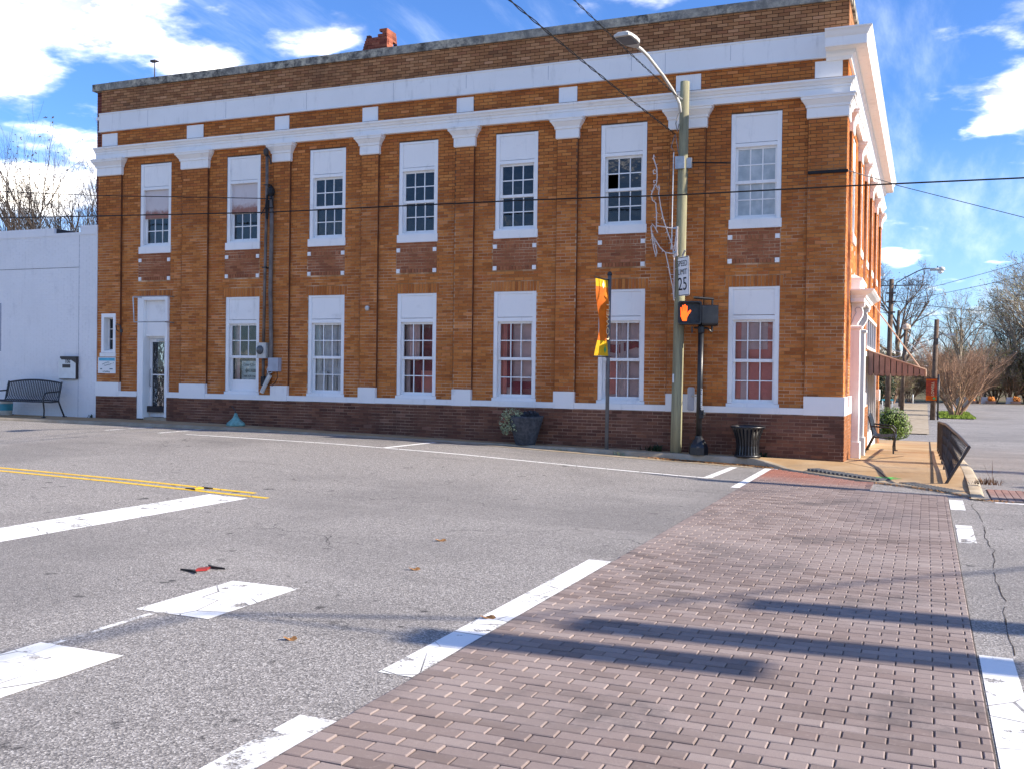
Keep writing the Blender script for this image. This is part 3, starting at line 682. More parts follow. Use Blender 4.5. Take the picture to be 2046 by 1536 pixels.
# shell that keeps the inside dark
MB().box(-9.18, -9.1, .1, 15.5, -1.0, 7.5).box(-9.1, 9.0, 15.45, 15.58, -1.8, 7.5).box(-9.15, 9.0, .3, 15.5, 7.2, 7.3).box(-9.1, 9.0, .3, 15.4, 2.70, 2.9).box(-9.1, 9.0, .15, 15.4, -.5, -.35).build('interior', 'interior_dark', BLD)
fill('F', -9.42, -9.20, 4.1, 7.72, -.12, 'red')
MB().box(-9.415, -9.20, .126, 15.5, -.9, 7.72).build('end_wall', 'mortar_red', BLD)
CLSMAT = {'tan': 'brick_tan', 'panel': 'brick_panel', 'base': 'brick_base', 'parapet': 'brick_parapet', 'red': 'brick_red', 'base_lit': 'brick_base_lit'}
M['brick_base_lit'] = brick_mat('brick_base_lit', [(0, (.27, .10, .034)), (.5, (.36, .14, .05)), (1, (.30, .12, .05))], (.16, .075, .04), .4)  # copy of the base brick with sunlight put into its brighter colour
def brick_geom(plane, u0, u1, z0, z1, n, dn):
    f_, b_ = n + dn, n - .012
    if plane == 'F': return [(u0, -f_, z0), (u1, -f_, z0), (u1, -f_, z1), (u0, -f_, z1), (u0, -b_, z0), (u1, -b_, z0), (u1, -b_, z1), (u0, -b_, z1)]
    return [(9.10 + f_, u0, z0), (9.10 + f_, u1, z0), (9.10 + f_, u1, z1), (9.10 + f_, u0, z1), (9.10 + b_, u0, z0), (9.10 + b_, u1, z0), (9.10 + b_, u1, z1), (9.10 + b_, u0, z1)]
BF = [(0, 1, 2, 3), (4, 5, 1, 0), (5, 6, 2, 1), (6, 7, 3, 2), (7, 4, 0, 3)]
full = []
for cls, items in BR.items():
    for it in items:
        if it[0] == 'F' and it[2] - it[1] > CL - JT - .002 and it[4] - it[3] > CH - JT - .002 and cls in ('tan', 'base', 'parapet', 'panel'):
            full.append(((it[1] - CAM.x) ** 2 + CAM.y ** 2 + (it[3] - CAM.z) ** 2, cls, it))
full.sort(key=lambda t: t[0]); ind = set(id(t[2]) for t in full[:300]); shared = {}
for cls, items in BR.items():
    V = np.zeros((len(items) * 8, 3)); F = []; T = np.zeros((len(items) * 5, 4)); k = 0
    for it in items:
        dn = rng.uniform(-.0018, .0018)
        if id(it) in ind:
            if cls not in shared: shared[cls] = mkmesh('brick', brick_geom('F', -(CL - JT) / 2, (CL - JT) / 2, -(CH - JT) / 2, (CH - JT) / 2, 0, 0), BF, CLSMAT[cls])
            o = bpy.data.objects.new('brick', shared[cls]); link(o, wall); o.location = Vector(((it[1] + it[2]) / 2, -it[5] - dn, (it[3] + it[4]) / 2)) - WL_B; continue
        V[k * 8:k * 8 + 8] = brick_geom(*it, dn); F += [tuple(q + k * 8 for q in f) for f in BF]; T[k * 5:k * 5 + 5] = rng.random(); k += 1
    V = V[:k * 8] - np.array(WL_B); me = mkmesh('brickwork', V, F, CLSMAT[cls]); at = me.attributes.new('tint', 'FLOAT_COLOR', 'FACE'); at.data.foreach_set('color', T[:k * 5].ravel())
    tag(link(bpy.data.objects.new('brickwork', me), BLD), kind='stuff')

# --- white trim
corner = [(-9.24, 0), (9.10, 0), (9.10, 15.6)]
MB().sweep([(-.08, 5.93), (.045, 5.93), (.045, 6.05), (.06, 6.055), (.06, 6.10), (.085, 6.115), (.10, 6.15), (.135, 6.18), (.14, 6.215), (-.08, 6.222)], [(-9.30, 0), (9.10, 0), (9.10, 15.6)]).build('architrave', 'white_paint', BLD)
MB().sweep([(-.05, 6.62), (.075, 6.62), (.075, 6.645), (.05, 6.65), (.05, 7.06), (.065, 7.075), (.065, 7.10), (-.05, 7.115)], [(-9.19, 0), (8.70, 0)]).build('frieze_band', 'white_band', BLD)
for x in (-7.6, -5.2, -2.9, -.6, 1.2, 3.1, 4.9, 5.6, 6.9): MB().box(x, x + .008, -.0515, -.04, 6.655 + (.0 if rng.random() < .5 else .1), 7.05).build('seam', 'grey_box', BLD)
MB().box(-9.42, -9.19, .09, .3, 6.98, 7.06).build('band_end', 'white_band', BLD)
MB().sweep([(-.05, 6.56), (.05, 6.56), (.07, 6.62), (.12, 6.66), (.13, 6.72), (.34, 6.735), (.34, 6.90), (.365, 6.93), (.40, 7.0), (.43, 7.03), (.43, 7.05), (-.05, 7.12)], [(8.70, 0), (9.10, 0), (9.10, 15.75)]).build('cornice', 'white_paint', BLD)
def coping_piece(x0, x1, k):
    j = rng.uniform(-.004, .004); MB().box(x0 + .003, x1 - .003, -.045 + j, .36, 7.69, 7.868 + j).build('coping_stone', 'coping', BLD)
xs = [-9.43, -8.9, -7.2, -5.4, -3.7, -1.9, -.2, 1.6, 3.3, 5.0, 6.8, 8.2, 9.14]
for k in range(len(xs) - 1): coping_piece(xs[k], xs[k + 1], k)
MB().box(8.76, 9.15, .37, 15.65, 7.69, 7.86).build('coping_stone', 'coping', BLD)
for (a, b), w in zip(PIL, (.25, .25, .2, .2, .2, .2, .25, .25)):
    c = (a + b) / 2; MB().box(c - w, c + w, -.012, .02, 6.262, 6.573).build('frieze_block', 'white_paint', BLD)
def capital(a, b, plane):
    secs = []
    for z, e in ((5.50, .012), (5.515, .03), (5.70, .03), (5.705, .05), (5.75, .055), (5.80, .09), (5.84, .115), (5.845, .13), (5.89, .135), (5.895, .15), (5.928, .15)):
        secs.append((z, a - e, b + e, -e, .1) if plane == 'F' else (z, 9.0, 9.10 + e, a - e, b + e))
    MB().frustum(secs).build('capital', 'white_paint', BLD)
for i, (a, b) in enumerate(PIL): capital(a, b if i < 7 else b - .0, 'F')
for i, (a, b, z0) in enumerate(SPIL): capital(a + (.03 if i == 0 else 0), b, 'S')
# base band and blocks
xx = [-9.24] + [q for pr in PIL[1:-1] for q in pr] + [9.10]
for i, (a, b) in enumerate(PIL):
    MB().box(a - .004, b + (.035 if i == 7 else .004), -.043, .05, -.125, .228).build('plinth_block', 'white_paint', BLD)
for i, (a, b) in enumerate(gaps):
    if i == 0:
        MB().box(a + .006, -7.905, -.036, .1, -.12, .015).build('base_band', 'white_paint', BLD); MB().box(-6.945, b - .006, -.036, .1, -.12, .015).build('base_band', 'white_paint', BLD)
    else: MB().box(a + .006, b - .006, -.036, .1, -.12, .0).build('base_band', 'white_paint', BLD)
MB().box(9.0, 9.142, .04, .56, -.124, .227).build('plinth_block', 'white_paint', BLD); MB().box(9.0, 9.137, .57, 1.24, -.12, .01).build('base_band', 'white_paint', BLD); MB().box(9.0, 9.142, 1.24, 1.75, -.124, .227).build('plinth_block', 'white_paint', BLD)
MB().box(9.0, 9.137, 4.72, 6.74, -.12, .01).build('base_band', 'white_paint', BLD); MB().box(9.0, 9.142, 4.24, 4.71, -.124, .227).build('plinth_block', 'white_paint', BLD); MB().box(9.0, 9.142, 6.75, 7.2, -.124, .227).build('plinth_block', 'white_paint', BLD); MB().box(9.0, 9.142, 14.88, 15.62, -.124, .227).build('plinth_block', 'white_paint', BLD)
for c in WX:
    for (a, b) in ((c - .522, c - .437), (c + .39, c + .475)):
        for (z0, z1) in ((3.268, 3.357), (2.802, 2.892)): MB().box(a, b, .048, .08, z0, z1).build('square_tile', 'white_paint', BLD)
for c in SWX:
    for (a, b) in ((c - .522, c - .437), (c + .39, c + .475)):
        for (z0, z1) in ((3.268, 3.357), (2.802, 2.892)): MB().box(9.02, 9.052, a, b, z0, z1).build('square_tile', 'white_paint', BLD)

# --- sash windows
PANES = {}
def quad_mesh(key, w, h, mat):
    k = (key, round(w, 4), round(h, 4))
    if k not in PANES: PANES[k] = mkmesh('pane', [(-w / 2, -.002, 0), (w / 2, -.002, 0), (w / 2, -.002, h), (-w / 2, -.002, h), (-w / 2, .002, 0), (w / 2, .002, 0), (w / 2, .002, h), (-w / 2, .002, h)], [(0, 1, 2, 3), (7, 6, 5, 4)] if False else [(0, 1, 2, 3)], mat)
    return PANES[k]
FRAMES = {}
def sash_frame(w, h, nc, nr, st=.045, bt=.06, mu=.022, d=.035):
    b = MB(); b.box(-w / 2, -w / 2 + st, 0, d, 0, h).box(w / 2 - st, w / 2, 0, d, 0, h).box(-w / 2 + st, w / 2 - st, .001, d - .001, 0, bt).box(-w / 2 + st, w / 2 - st, .001, d - .001, h - st, h)
    iw = w - 2 * st; ih = h - bt - st; ps = []
    for i in range(1, nc): x = -iw / 2 + iw * i / nc; b.box(x - mu / 2, x + mu / 2, .004, d - .004, bt, h - st)
    for j in range(1, nr): z = bt + ih * j / nr; b.box(-iw / 2, iw / 2, .005, d - .005, z - mu / 2, z + mu / 2)
    for j in range(nr):
        for i in range(nc): ps.append((-iw / 2 + iw * (i + .5) / nc, bt + ih * j / nr, iw / nc, ih / nr, i, nr - 1 - j))
    return b, ps
def make_window(W, H, z_sill, z_s0, z_s1, z_pan, glass='glass', top='panes', bot='panes', skip=(), plane='F', c=0.0, z0=0.0, n=-.06, sill_out=.03, mid=None, jam=.085):
    key = (W, H, z_sill, z_s0, z_s1, z_pan, sill_out, jam)
    if key not in FRAMES:
        b = MB(); b.box(-W / 2, -W / 2 + jam, .012, .15, z_sill, H).box(W / 2 - jam, W / 2, .0125, .15, z_sill, H)
        b.box(-W / 2 + jam, W / 2 - jam, .02, .15, z_s1, z_pan)               # transom rail
        b.box(-W / 2 + jam, W / 2 - jam, .016, .14, H - .05, H - .001)
        b.box(-W / 2 + jam, W / 2 - jam, .022, .15, z_sill - .005, z_s0)
        FRAMES[key] = mkmesh('window', b.v, b.f, 'white_frame')
    root = bpy.data.objects.new('window', FRAMES[key]); link(root, BLD)
    if plane == 'F': root.location = Vector((c, -n, z0)) - WL_B
    else: root.location = Vector((9.10 + n, c, z0)) - WL_B; root.rotation_euler = (0, 0, R(90))
    def sub(name, mb_or_me, mat=None):
        if isinstance(mb_or_me, MB):
            k = (name, key, mat, len(mb_or_me.v))
            if k not in FRAMES: FRAMES[k] = mkmesh(name, mb_or_me.v, mb_or_me.f, mat)
            me = FRAMES[k]
        else: me = mb_or_me
        o = bpy.data.objects.new(name, me); link(o, root); return o
    sub('panel', MB().box(-W / 2 + jam, W / 2 - jam, .032, .12, z_pan + .012, H - .052), 'white_paint')
    if sill_out: sub('sill', MB().box(-W / 2 - .022, W / 2 + .022, -sill_out, .14, 0, z_sill - .006), 'white_paint')
    ow = W - 2 * jam; zm = mid if mid else (z_s0 + z_s1) / 2; 
    for kind, a, b_, yy in ((top, zm - .02, z_s1, .085), (bot, z_s0, zm + .02, .122)):
        if kind == 'panes':
            fb, ps = sash_frame(ow, b_ - a, 3, 2); k = ('sash', round(ow, 3), round(b_ - a, 3))
            if k not in FRAMES: FRAMES[k] = mkmesh('sash', fb.v, fb.f, 'white_frame')
            s = sub('sash', FRAMES[k]); s.location = (0, yy, a)
            for (px_, pz_, pw, ph, i, j) in ps:
                if kind == 'panes' and (yy < .1, i, j) in skip: continue
                o = sub('pane', quad_mesh(glass, pw, ph, glass)); o.location = (px_, yy + .018, a + pz_)
        elif kind == 'board':
            o = sub('boarded_sash', MB().box(-ow / 2, ow / 2, yy, yy + .03, a, b_), 'boarding')
        elif kind == 'single':
            fb, ps = sash_frame(ow, b_ - a, 1, 1, .045, .27); o = sub('sash', MB().add(fb.v, fb.f), 'white_frame'); o.location = (0, yy, a)
            px_, pz_, pw, ph, i, j = ps[0]; o = sub('pane', quad_mesh(glass, pw, ph, glass)); o.location = (px_, yy + .018, a + pz_)
    return root
for i, c in enumerate(WX):
    make_window(.97, 2.25, .18, .215, 1.60, 1.67, 'glass_frosted' if i == 6 else 'glass_upper', 'board' if i < 2 else 'panes', 'panes', ((True, 0, 1),) if i == 5 else (), 'F', c, 3.48)
    if i: make_window(.979, 2.343, .07, .085, 1.70, 1.785, 'glass', 'panes', 'single' if i == 1 else 'panes', (), 'F', c, .0, sill_out=.012)
for c in SWX: make_window(.97, 2.25, .18, .215, 1.60, 1.67, 'glass_upper', plane='S', c=c, z0=3.48)
make_window(.979, 2.343, .07, .085, 1.70, 1.785, 'glass', plane='S', c=5.72, z0=0, sill_out=.012)
make_window(.44, 2.2, .07, .085, 1.60, 1.7, 'glass', plane='S', c=.90, z0=0, sill_out=.012, jam=.05)
# small window on the end pilaster
b = MB().box(-9.09, -9.01, -.012, .22, .98, 1.98).box(-8.70, -8.62, -.0125, .22, .98, 1.98).box(-9.01, -8.70, -.0115, .22, 1.88, 1.98).box(-9.01, -8.70, .0, .22, .98, 1.03)
sw = b.build('window', 'white_frame', BLD); MB().box(-9.12, -8.60, -.03, .2, .875, .975).build('sill', 'white_paint', sw)
fb, ps = sash_frame(.31, .85, 2, 3, .03, .04, .02)
o = bpy.data.objects.new('sash', mkmesh('sash', fb.v, fb.f, 'white_frame')); link(o, sw); o.location = Vector((-8.855, .16, 1.03)) - WL_B
for (px_, pz_, pw, ph, i, j) in ps: o = bpy.data.objects.new('pane', quad_mesh('glass_upper', pw, ph, 'glass_upper')); link(o, sw); o.location = Vector((-8.855 + px_, .178, 1.03 + pz_)) - WL_B
MB().box(-9.05, -8.66, .35, .37, .9, 2.0).build('blind', 'interior_dark', sw)

# --- rooms and hangings behind the ground-floor glass
def wavy(x0, x1, y, z0, z1, mat, amp=.03, per=.11, name='curtain'):
    n_ = max(6, int((x1 - x0) / .018)); vs = []; fs = []
    for i in range(n_ + 1):
        x = x0 + (x1 - x0) * i / n_; yy = y + amp * math.sin(2 * math.pi * x / per + rng.uniform(-.2, .2))
        vs += [(x, yy, z0), (x, yy * .7 + y * .3, z1)]
    for i in range(n_): fs.append((2 * i, 2 * i + 2, 2 * i + 3, 2 * i + 1))
    return MB().add(vs, fs).build(name, mat, BLD, True)
def backdrop(c, y, mat, name='room_wall', w=.75): return MB().box(c - w, c + w, y, y + .03, -.2, 2.2).build(name, mat, BLD)
backdrop(WX[6], .262, 'interior_red'); MB().box(7.15, 7.30, .240, .258, -.1, 2.0).build('door_frame', 'interior_pink', BLD); MB().box(7.30, 7.66, .243, .26, 1.12, 1.75).build('wall_panel', 'interior_pink', BLD)
MB().box(7.42, 7.9, .244, .2595, .1, .70).build('display_board', 'interior_red', BLD)
backdrop(WX[5], .31, 'interior_pink'); wavy(4.62, 4.86, .262, .05, 1.7, 'curtain_pink'); MB().prism([(4.28, .275, 1.10), (4.6, .275, 1.02), (5.0, .275, 1.16), (5.3, .275, 1.05), (5.3, .275, 1.22), (4.9, .275, 1.30), (4.6, .275, 1.2), (4.28, .275, 1.24)], (0, .03, 0)).build('swag', 'curtain_maroon', BLD); MB().box(4.3, 4.60, .27, .30, .2, .95).build('display_board', 'interior_red', BLD)
backdrop(WX[4], .30, 'interior_pink'); wavy(1.98, 2.12, .25, .05, 1.72, 'interior_red', .02); wavy(2.12, 2.26, .265, .3, 1.72, 'curtain_maroon', .02); MB().box(2.2, 2.9, .265, .29, .05, .42).build('cabinet', 'curtain_maroon', BLD)
backdrop(WX[3], .5, 'curtain_maroon'); wavy(-.42, -.30, .34, .05, 1.72, 'curtain_pink', .02); wavy(-.28, -.02, .29, .85, 1.70, 'interior_pink', .04, .2); MB().box(-.05, .4, .42, .46, .05, .62).build('sofa', 'interior_red', BLD)
backdrop(WX[2], .36, 'curtain_white'); wavy(-2.80, -2.62, .28, .05, 1.72, 'curtain_white'); wavy(-2.52, -2.2, .30, .7, 1.72, 'curtain_white', .012, .3); wavy(-2.18, -1.95, .28, .05, 1.72, 'curtain_white')
MB().box(-2.72, -2.45, .25, .30, .1, .58).box(-2.4, -2.2, .25, .31, .1, .45).build('parcel', 'plastic_white', BLD)
backdrop(WX[1], 1.3, 'interior_dark'); wavy(-5.16, -4.99, .34, .05, 1.72, 'curtain_pink', .02); MB().box(-4.7, -4.3, .7, .75, 1.05, 1.5).build('wall_hanging', 'curtain_maroon', BLD)
# --- street door
MB().box(-7.90, -7.72, -.01, .35, -.66, 2.39).box(-7.03, -6.95, -.0105, .35, -.62, 2.39).box(-7.72, -7.03, .0, .34, 2.30, 2.388).box(-7.72, -7.03, .10, .34, 1.40, 2.30).box(-7.72, -7.03, .20, .34, 1.34, 1.40).build('door_surround', 'white_frame', BLD)
MB().box(-7.75, -6.95, .05, .4, -.8, -.63).build('doorstep', 'concrete_kerb', BLD)
door = MB().box(-7.715, -7.645, .24, .285, -.62, 1.335).box(-7.10, -7.032, .24, .285, -.62, 1.335).box(-7.645, -7.10, .241, .284, -.62, -.46).box(-7.645, -7.10, .241, .284, 1.26, 1.335).box(-7.645, -7.10, .243, .282, .42, .45).build('door', 'white_frame', BLD)
MB().box(-7.645, -7.10, .262, .266, -.46, .42).build('pane', 'glass', door); MB().box(-7.645, -7.10, .2622, .2662, .45, 1.26).build('pane', 'glass', door)
MB().tube([(-7.68, .235, .15), (-7.68, .20, .17), (-7.68, .20, .55), (-7.68, .235, .57)], .011, 6).build('handle', 'galv', door)
MB().box(-7.45, -7.12, .17, .24, 1.275, 1.325).build('door_closer', 'galv', door)
MB().box(-7.8, -6.9, 1.2, 1.25, -.6, 2.2).build('room_wall', 'interior_dark', BLD)
# pipe frame over the door
MB().tube([(-7.78, .05, 2.38), (-7.80, -.28, 2.36), (-7.74, -.30, 1.74), (-6.76, -.30, 1.74), (-6.80, .05, 1.73)], .016, 6).tube([(-7.80, -.28, 2.37), (-6.72, -.28, 2.37), (-6.80, .05, 2.385)], .013, 6).build('awning_frame', 'galv', BLD)
# --- side doorway: white surround on scrolled consoles
for y0 in (1.90, 3.65):
    MB().box(9.0, 9.27, y0, y0 + .32, -1.25, 1.58).box(9.0, 9.30, y0 - .02, y0 + .34, -1.25, -.72).build('door_jamb', 'white_frame', BLD)
    MB().frustum([(1.58, 9.0, 9.28, y0 - .01, y0 + .33), (1.60, 9.0, 9.31, y0 - .03, y0 + .35), (1.645, 9.0, 9.31, y0 - .03, y0 + .35), (1.66, 9.0, 9.28, y0, y0 + .32)]).build('jamb_capital', 'white_frame', BLD)
    prof = [(0, 2.13), (.25, 2.13), (.25, 2.06), (.20, 2.04), (.215, 1.99), (.225, 1.93), (.21, 1.86), (.17, 1.79), (.135, 1.73), (.115, 1.69), (.13, 1.66), (0, 1.64)]
    MB().prism([(9.10 + a, y0 + .03, z) for a, z in prof], (0, .26, 0)).build('console', 'white_frame', BLD)
    cx_, cz_ = 9.22, 1.97
    pts = [(cx_ + r_ * math.cos(a_), y0 + .024, cz_ + r_ * math.sin(a_)) for a_, r_ in ((t * .5, .085 - .0055 * t) for t in range(14))]
    MB().tube([(9.11, y0 + .024, 1.72), (9.14, y0 + .024, 1.83)] + pts[::-1][-13:][::-1][8:0:-1] + pts[:1], .006, 5).build('scroll', 'grey_box', BLD)
MB().sweep([(-.1, 2.13), (.26, 2.13), (.26, 2.21), (.29, 2.22), (.31, 2.26), (.40, 2.31), (.45, 2.35), (.45, 2.375), (-.1, 2.39)], [(8.95, 1.86), (9.10, 1.86), (9.10, 4.01), (8.95, 4.01)]).build('door_entablature', 'white_frame', BLD)
MB().box(9.0, 9.25, 2.10, 3.80, 2.385, 2.60).box(9.0, 9.29, 2.06, 3.84, 2.60, 2.66).frustum([(2.66, 9.0, 9.27, 2.1, 3.8), (2.74, 9.0, 9.14, 2.25, 3.65)]).build('door_pediment', 'white_frame', BLD)
MB().box(8.85, 8.9, 2.22, 3.65, -1.2, 2.13).build('side_door', 'roof_dark', BLD)
# shop front and transom window
sf = MB().box(8.95, 9.05, 8.3, 8.42, -1.4, 1.3).box(8.951, 9.051, 14.38, 14.5, -1.6, 1.3)
for y0 in (9.6, 10.9, 12.2, 13.3): sf.box(8.96, 9.045, y0, y0 + .07, -1.5, 1.3)
sf.box(8.955, 9.048, 8.42, 14.38, -1.7, -.95).box(8.955, 9.048, 8.42, 14.38, 1.18, 1.3); sf = sf.build('shop_front', 'white_frame', BLD)
for a, b_ in ((8.42, 9.6), (9.67, 10.9), (10.97, 12.2), (12.27, 13.3), (13.37, 14.38)): MB().add([(9.0, a, -.95), (9.0, b_, -.95), (9.0, b_, 1.18), (9.0, a, 1.18)], [(0, 1, 2, 3)]).build('pane', 'glass', sf)
tw = MB().box(8.98, 9.07, 8.45, 8.53, 1.38, 2.25).box(8.981, 9.071, 13.42, 13.5, 1.38, 2.25).box(8.982, 9.072, 8.53, 13.42, 1.38, 1.45).box(8.982, 9.09, 8.45, 13.5, 2.18, 2.26)
for y0 in (9.7, 10.9, 12.1): tw.box(8.99, 9.065, y0, y0 + .06, 1.45, 2.18)
tw = tw.build('transom_window', 'white_frame', BLD)
for a, b_ in ((8.53, 9.7), (9.76, 10.9), (10.96, 12.1), (12.16, 13.42)): MB().add([(9.02, a, 1.45), (9.02, b_, 1.45), (9.02, b_, 2.18), (9.02, a, 2.18)], [(0, 1, 2, 3)]).build('pane', 'glass_upper', tw)
# awning
AY0, AY1, AX = 9.0, 13.6, 10.52
def atop(x): return 1.34 + (x - 9.06) / (AX - 9.06) * (.83 - 1.34)
aw = MB().add([(9.06, AY0, 1.34), (AX, AY0, .83), (AX, AY1, .83), (9.06, AY1, 1.34), (9.06, AY0, 1.315), (AX, AY0, .805), (AX, AY1, .805), (9.06, AY1, 1.315)], [(0, 1, 2, 3), (7, 6, 5, 4), (0, 4, 5, 1), (1, 5, 6, 2), (2, 6, 7, 3), (3, 7, 4, 0)]).build('awning', 'awning', BLD)
MB().add([(9.08, AY0 + .03, 1.31), (9.08, AY0 + .03, .72), (AX - .02, AY0 + .03, .72), (AX - .02, AY0 + .03, .80)], [(0, 1, 2, 3)]).build('lining', 'roof_dark', aw)
nst = 10; sw_ = (AX - 9.08) / nst
for yy in (AY0, AY1):
    for i in range(nst):
        a = 9.08 + i * sw_ + .011; b_ = a + sw_ - .022; c_ = (a + b_) / 2; h = (b_ - a) / 2
        poly = [(a, atop(a) - .02)] + [(c_ - h * math.cos(t), .70 - .045 * math.sin(t)) for t in [k * math.pi / 6 for k in range(7)]] + [(b_, atop(b_) - .02)]
        MB().prism([(x, yy, z) for x, z in poly], (0, .012 if yy == AY1 else -.012, 0)).build('valance_strip', 'awning', aw)
for i in range(30):
    a = AY0 + i * (AY1 - AY0) / 30 + .004; b_ = a + (AY1 - AY0) / 30 - .008; c_ = (a + b_) / 2; h = (b_ - a) / 2
    poly = [(a, .80)] + [(c_ - h * math.cos(t), .70 - .045 * math.sin(t)) for t in [k * math.pi / 5 for k in range(6)]] + [(b_, .80)]
    MB().prism([(AX, y, z) for y, z in poly], (.012, 0, 0)).build('valance_strip', 'awning', aw)
MB().tube([(9.05, AY0 - .03, 1.355), (AX + .01, AY0 - .03, .845)], .016, 6).tube([(AX + .02, AY0 - .03, .85), (AX + .02, AY0 - .03, .66)], .016, 6).tube([(AX + .02, AY0, .84), (AX + .02, AY1, .84)], .016, 6).build('awning_trim', 'awning_trim', aw)
MB().tube([(9.09, AY0 - .02, 2.72), (10.38, AY0 - .02, .90)], .017, 6).build('awning_rod', 'awning_trim', aw); MB().tube([(9.09, AY1, 2.72), (10.38, AY1, .90)], .017, 6).build('awning_rod', 'awning_trim', aw)
# small fittings on the walls
cd = MB().lathe([(.0, -.06), (.035, -.05), (.05, -.01), (.05, .03), (.03, .05)], (-1.20, -.06, 2.02), 12).tube([(-1.2, .0, 2.04), (-1.2, -.06, 2.05)], .03, 8)
tag(auto_base(cd.build('security_camera', 'lamp_grey', None, True)), 'small grey dome camera on the brick pilaster', 'camera')
tag(auto_base(MB().tube([(-8.52, -.01, 1.52), (-8.50, -.10, 1.56), (-8.42, -.2, 1.66), (-8.30, -.28, 1.70), (-8.16, -.33, 1.66), (-8.10, -.35, 1.55), (-8.10, -.35, 1.40)], .012, 6).box(-8.125, -8.075, -.37, -.33, 1.48, 1.56).build('lamp_bracket', 'black_metal')), 'thin black gooseneck bracket beside the small window', 'bracket')
MB().lathe([(.012, 0), (.012, .09)], (9.2, 2.7, -5), 5)
tag(auto_base(MB().box(8.40, 9.125, -.055, -.006, 4.445, 4.50).build('cable_sleeve', 'cable')), 'thick black cable sleeve strapped across the corner pilaster', 'cable sleeve')
# chimney
ch = thing('chimney', 'short broken red brick chimney on the roof', 'chimney', (-1.97, 1.7, 7.3))
chb = []
for k in range(24):
    z = 7.3 + k * CH; t = max(0, (z - 8.35) / .5); x0, x1 = -2.32 + .10 * t, -1.62 - .06 * t; top = k > 20
    for plane_y, yy in (('f', 1.45 + .08 * t),):
        s = x0 - (CL / 2 if k % 2 else 0)
        while s < x1:
            a, b_ = max(s, x0), min(s + CL, x1)
            if b_ - a > .04 and not (top and rng.random() < .35): chb.append((a + .004, b_ - .004, yy + rng.uniform(-.008, .008), yy + .1, z + .004, z + CH - .004))
            s += CL
    s = 1.55
    while s < 2.0:
        if not (14 < k < 20 and 1.6 < s < 1.8): chb.append((x1 - .1, x1 + rng.uniform(-.008, .008), s + .004, min(s + CL, 2.0) - .004, z + .004, z + CH - .004))
        s += CL
for q in chb: MB().box(*q).build('brick', 'brick_chimney', ch)
MB().box(-2.2, -1.78, 1.56, 1.95, 7.3, 8.72).build('flue', 'mortar_dark', ch)
for (x, y, z1, lab) in ((-8.25, .9, 8.60, 'slim roof mast with a small dark sensor on top'),):
    a = thing('roof_mast', lab, 'antenna', (x, y, 7.3)); MB().tube([(x, y, 7.3), (x, y, z1)], .014, 6).build('pole', 'dark_metal', a); MB().box(x - .11, x + .05, y - .05, y + .05, z1, z1 + .05).tube([(x - .02, y, z1 + .03), (x + .13, y, z1 + .0)], .02, 5).build('sensor', 'dark_metal', a)
tag(auto_base(MB().tube([(-6.55, .8, 7.3), (-6.55, .8, 8.06), (-6.72, .8, 8.17)], .012, 5).build('roof_wire_stub', 'cable')), 'bent wire stub sticking up behind the coping', 'wire')

# ================================================================== WHITE NEIGHBOUR
WB = thing('white_building', 'low whitewashed brick building joined to the brick corner block', 'building', (-14, 6, -.7))
wbb = MB(); WV = []; WF = []; k = 0; z = -.75
while z < 4.04:
    s = -22.0 + (CL / 2 if k % 2 else 0)
    while s < -9.25:
        e = min(s + CL, -9.245); dn = rng.uniform(.0, .004); o0 = len(WV)
        if not (-9.87 < s < -9.85):
            WV += [(s + .003, -.006 - dn, z + .003), (e - .003, -.006 - dn, z + .003), (e - .003, -.006 - dn, z + CH - .003), (s + .003, -.006 - dn, z + CH - .003), (s, .0, z), (e, .0, z), (e, .0, z + CH), (s, .0, z + CH)]
            WF += [tuple(i + o0 for i in f) for f in BF]
        s += CL
    z += CH; k += 1
wbb.add(WV, WF); tag(wbb.build('brickwork', 'white_wall', WB), kind='stuff')
MB().box(-22, -9.25, -.002, 9, -.9, 4.03).build('wall', 'white_wall', WB)
MB().box(-9.80, -9.245, -.03, .5, 4.03, 4.265).build('parapet_block', 'white_wall', WB); MB().box(-10.75, -9.80, -.02, .4, 4.03, 4.10).build('coping', 'white_wall', WB)
MB().box(-22, -10.72, -.025, .9, 4.03, 4.24).build('coping', 'white_wall', WB); MB().box(-10.72, -10.715, .05, .85, 4.10, 4.235).build('flashing', 'roof_dark', WB)
joint_mb = MB().box(-9.862, -9.852, -.012, .0, -.7, 4.03); joint_mb.build('wall_joint', 'grey_box', WB); MB().box(-13.5, -9.86, -.013, .0, 3.19, 3.20).build('wall_crack', 'roof_dark', WB)
MB().box(-12.74, -12.62, -.02, .02, 1.0, 2.3).build('window_edge', 'grey_box', WB)
tag(auto_base(MB().tube([(-9.62, .6, 4.2), (-9.62, .6, 4.42), (-9.36, .6, 4.42), (-9.36, .6, 4.2)], .02, 5).box(-9.5, -9.36, .5, .7, 4.26, 4.4).build('roof_vent_frame', 'dark_metal')), 'small dark frame on the white roof against the brick', 'vent')
mb = thing('wall_box', 'battered pale metal box numbered 106 on the white wall', 'box', (-10.15, -.1, .29))
MB().box(-10.45, -9.86, -.09, -.008, .30, .80).build('door_plate', 'plastic_white', mb); MB().box(-10.40, -9.85, -.10, -.008, .82, .875).build('hood', 'dark_metal', mb)
MB().prism([(-10.38, -.094, .82), (-9.87, -.094, .82), (-9.87, -.094, .70), (-9.92, -.094, .73), (-10.02, -.094, .78), (-10.36, -.094, .79)], (0, .004, 0)).build('torn_edge', 'dark_metal', mb)
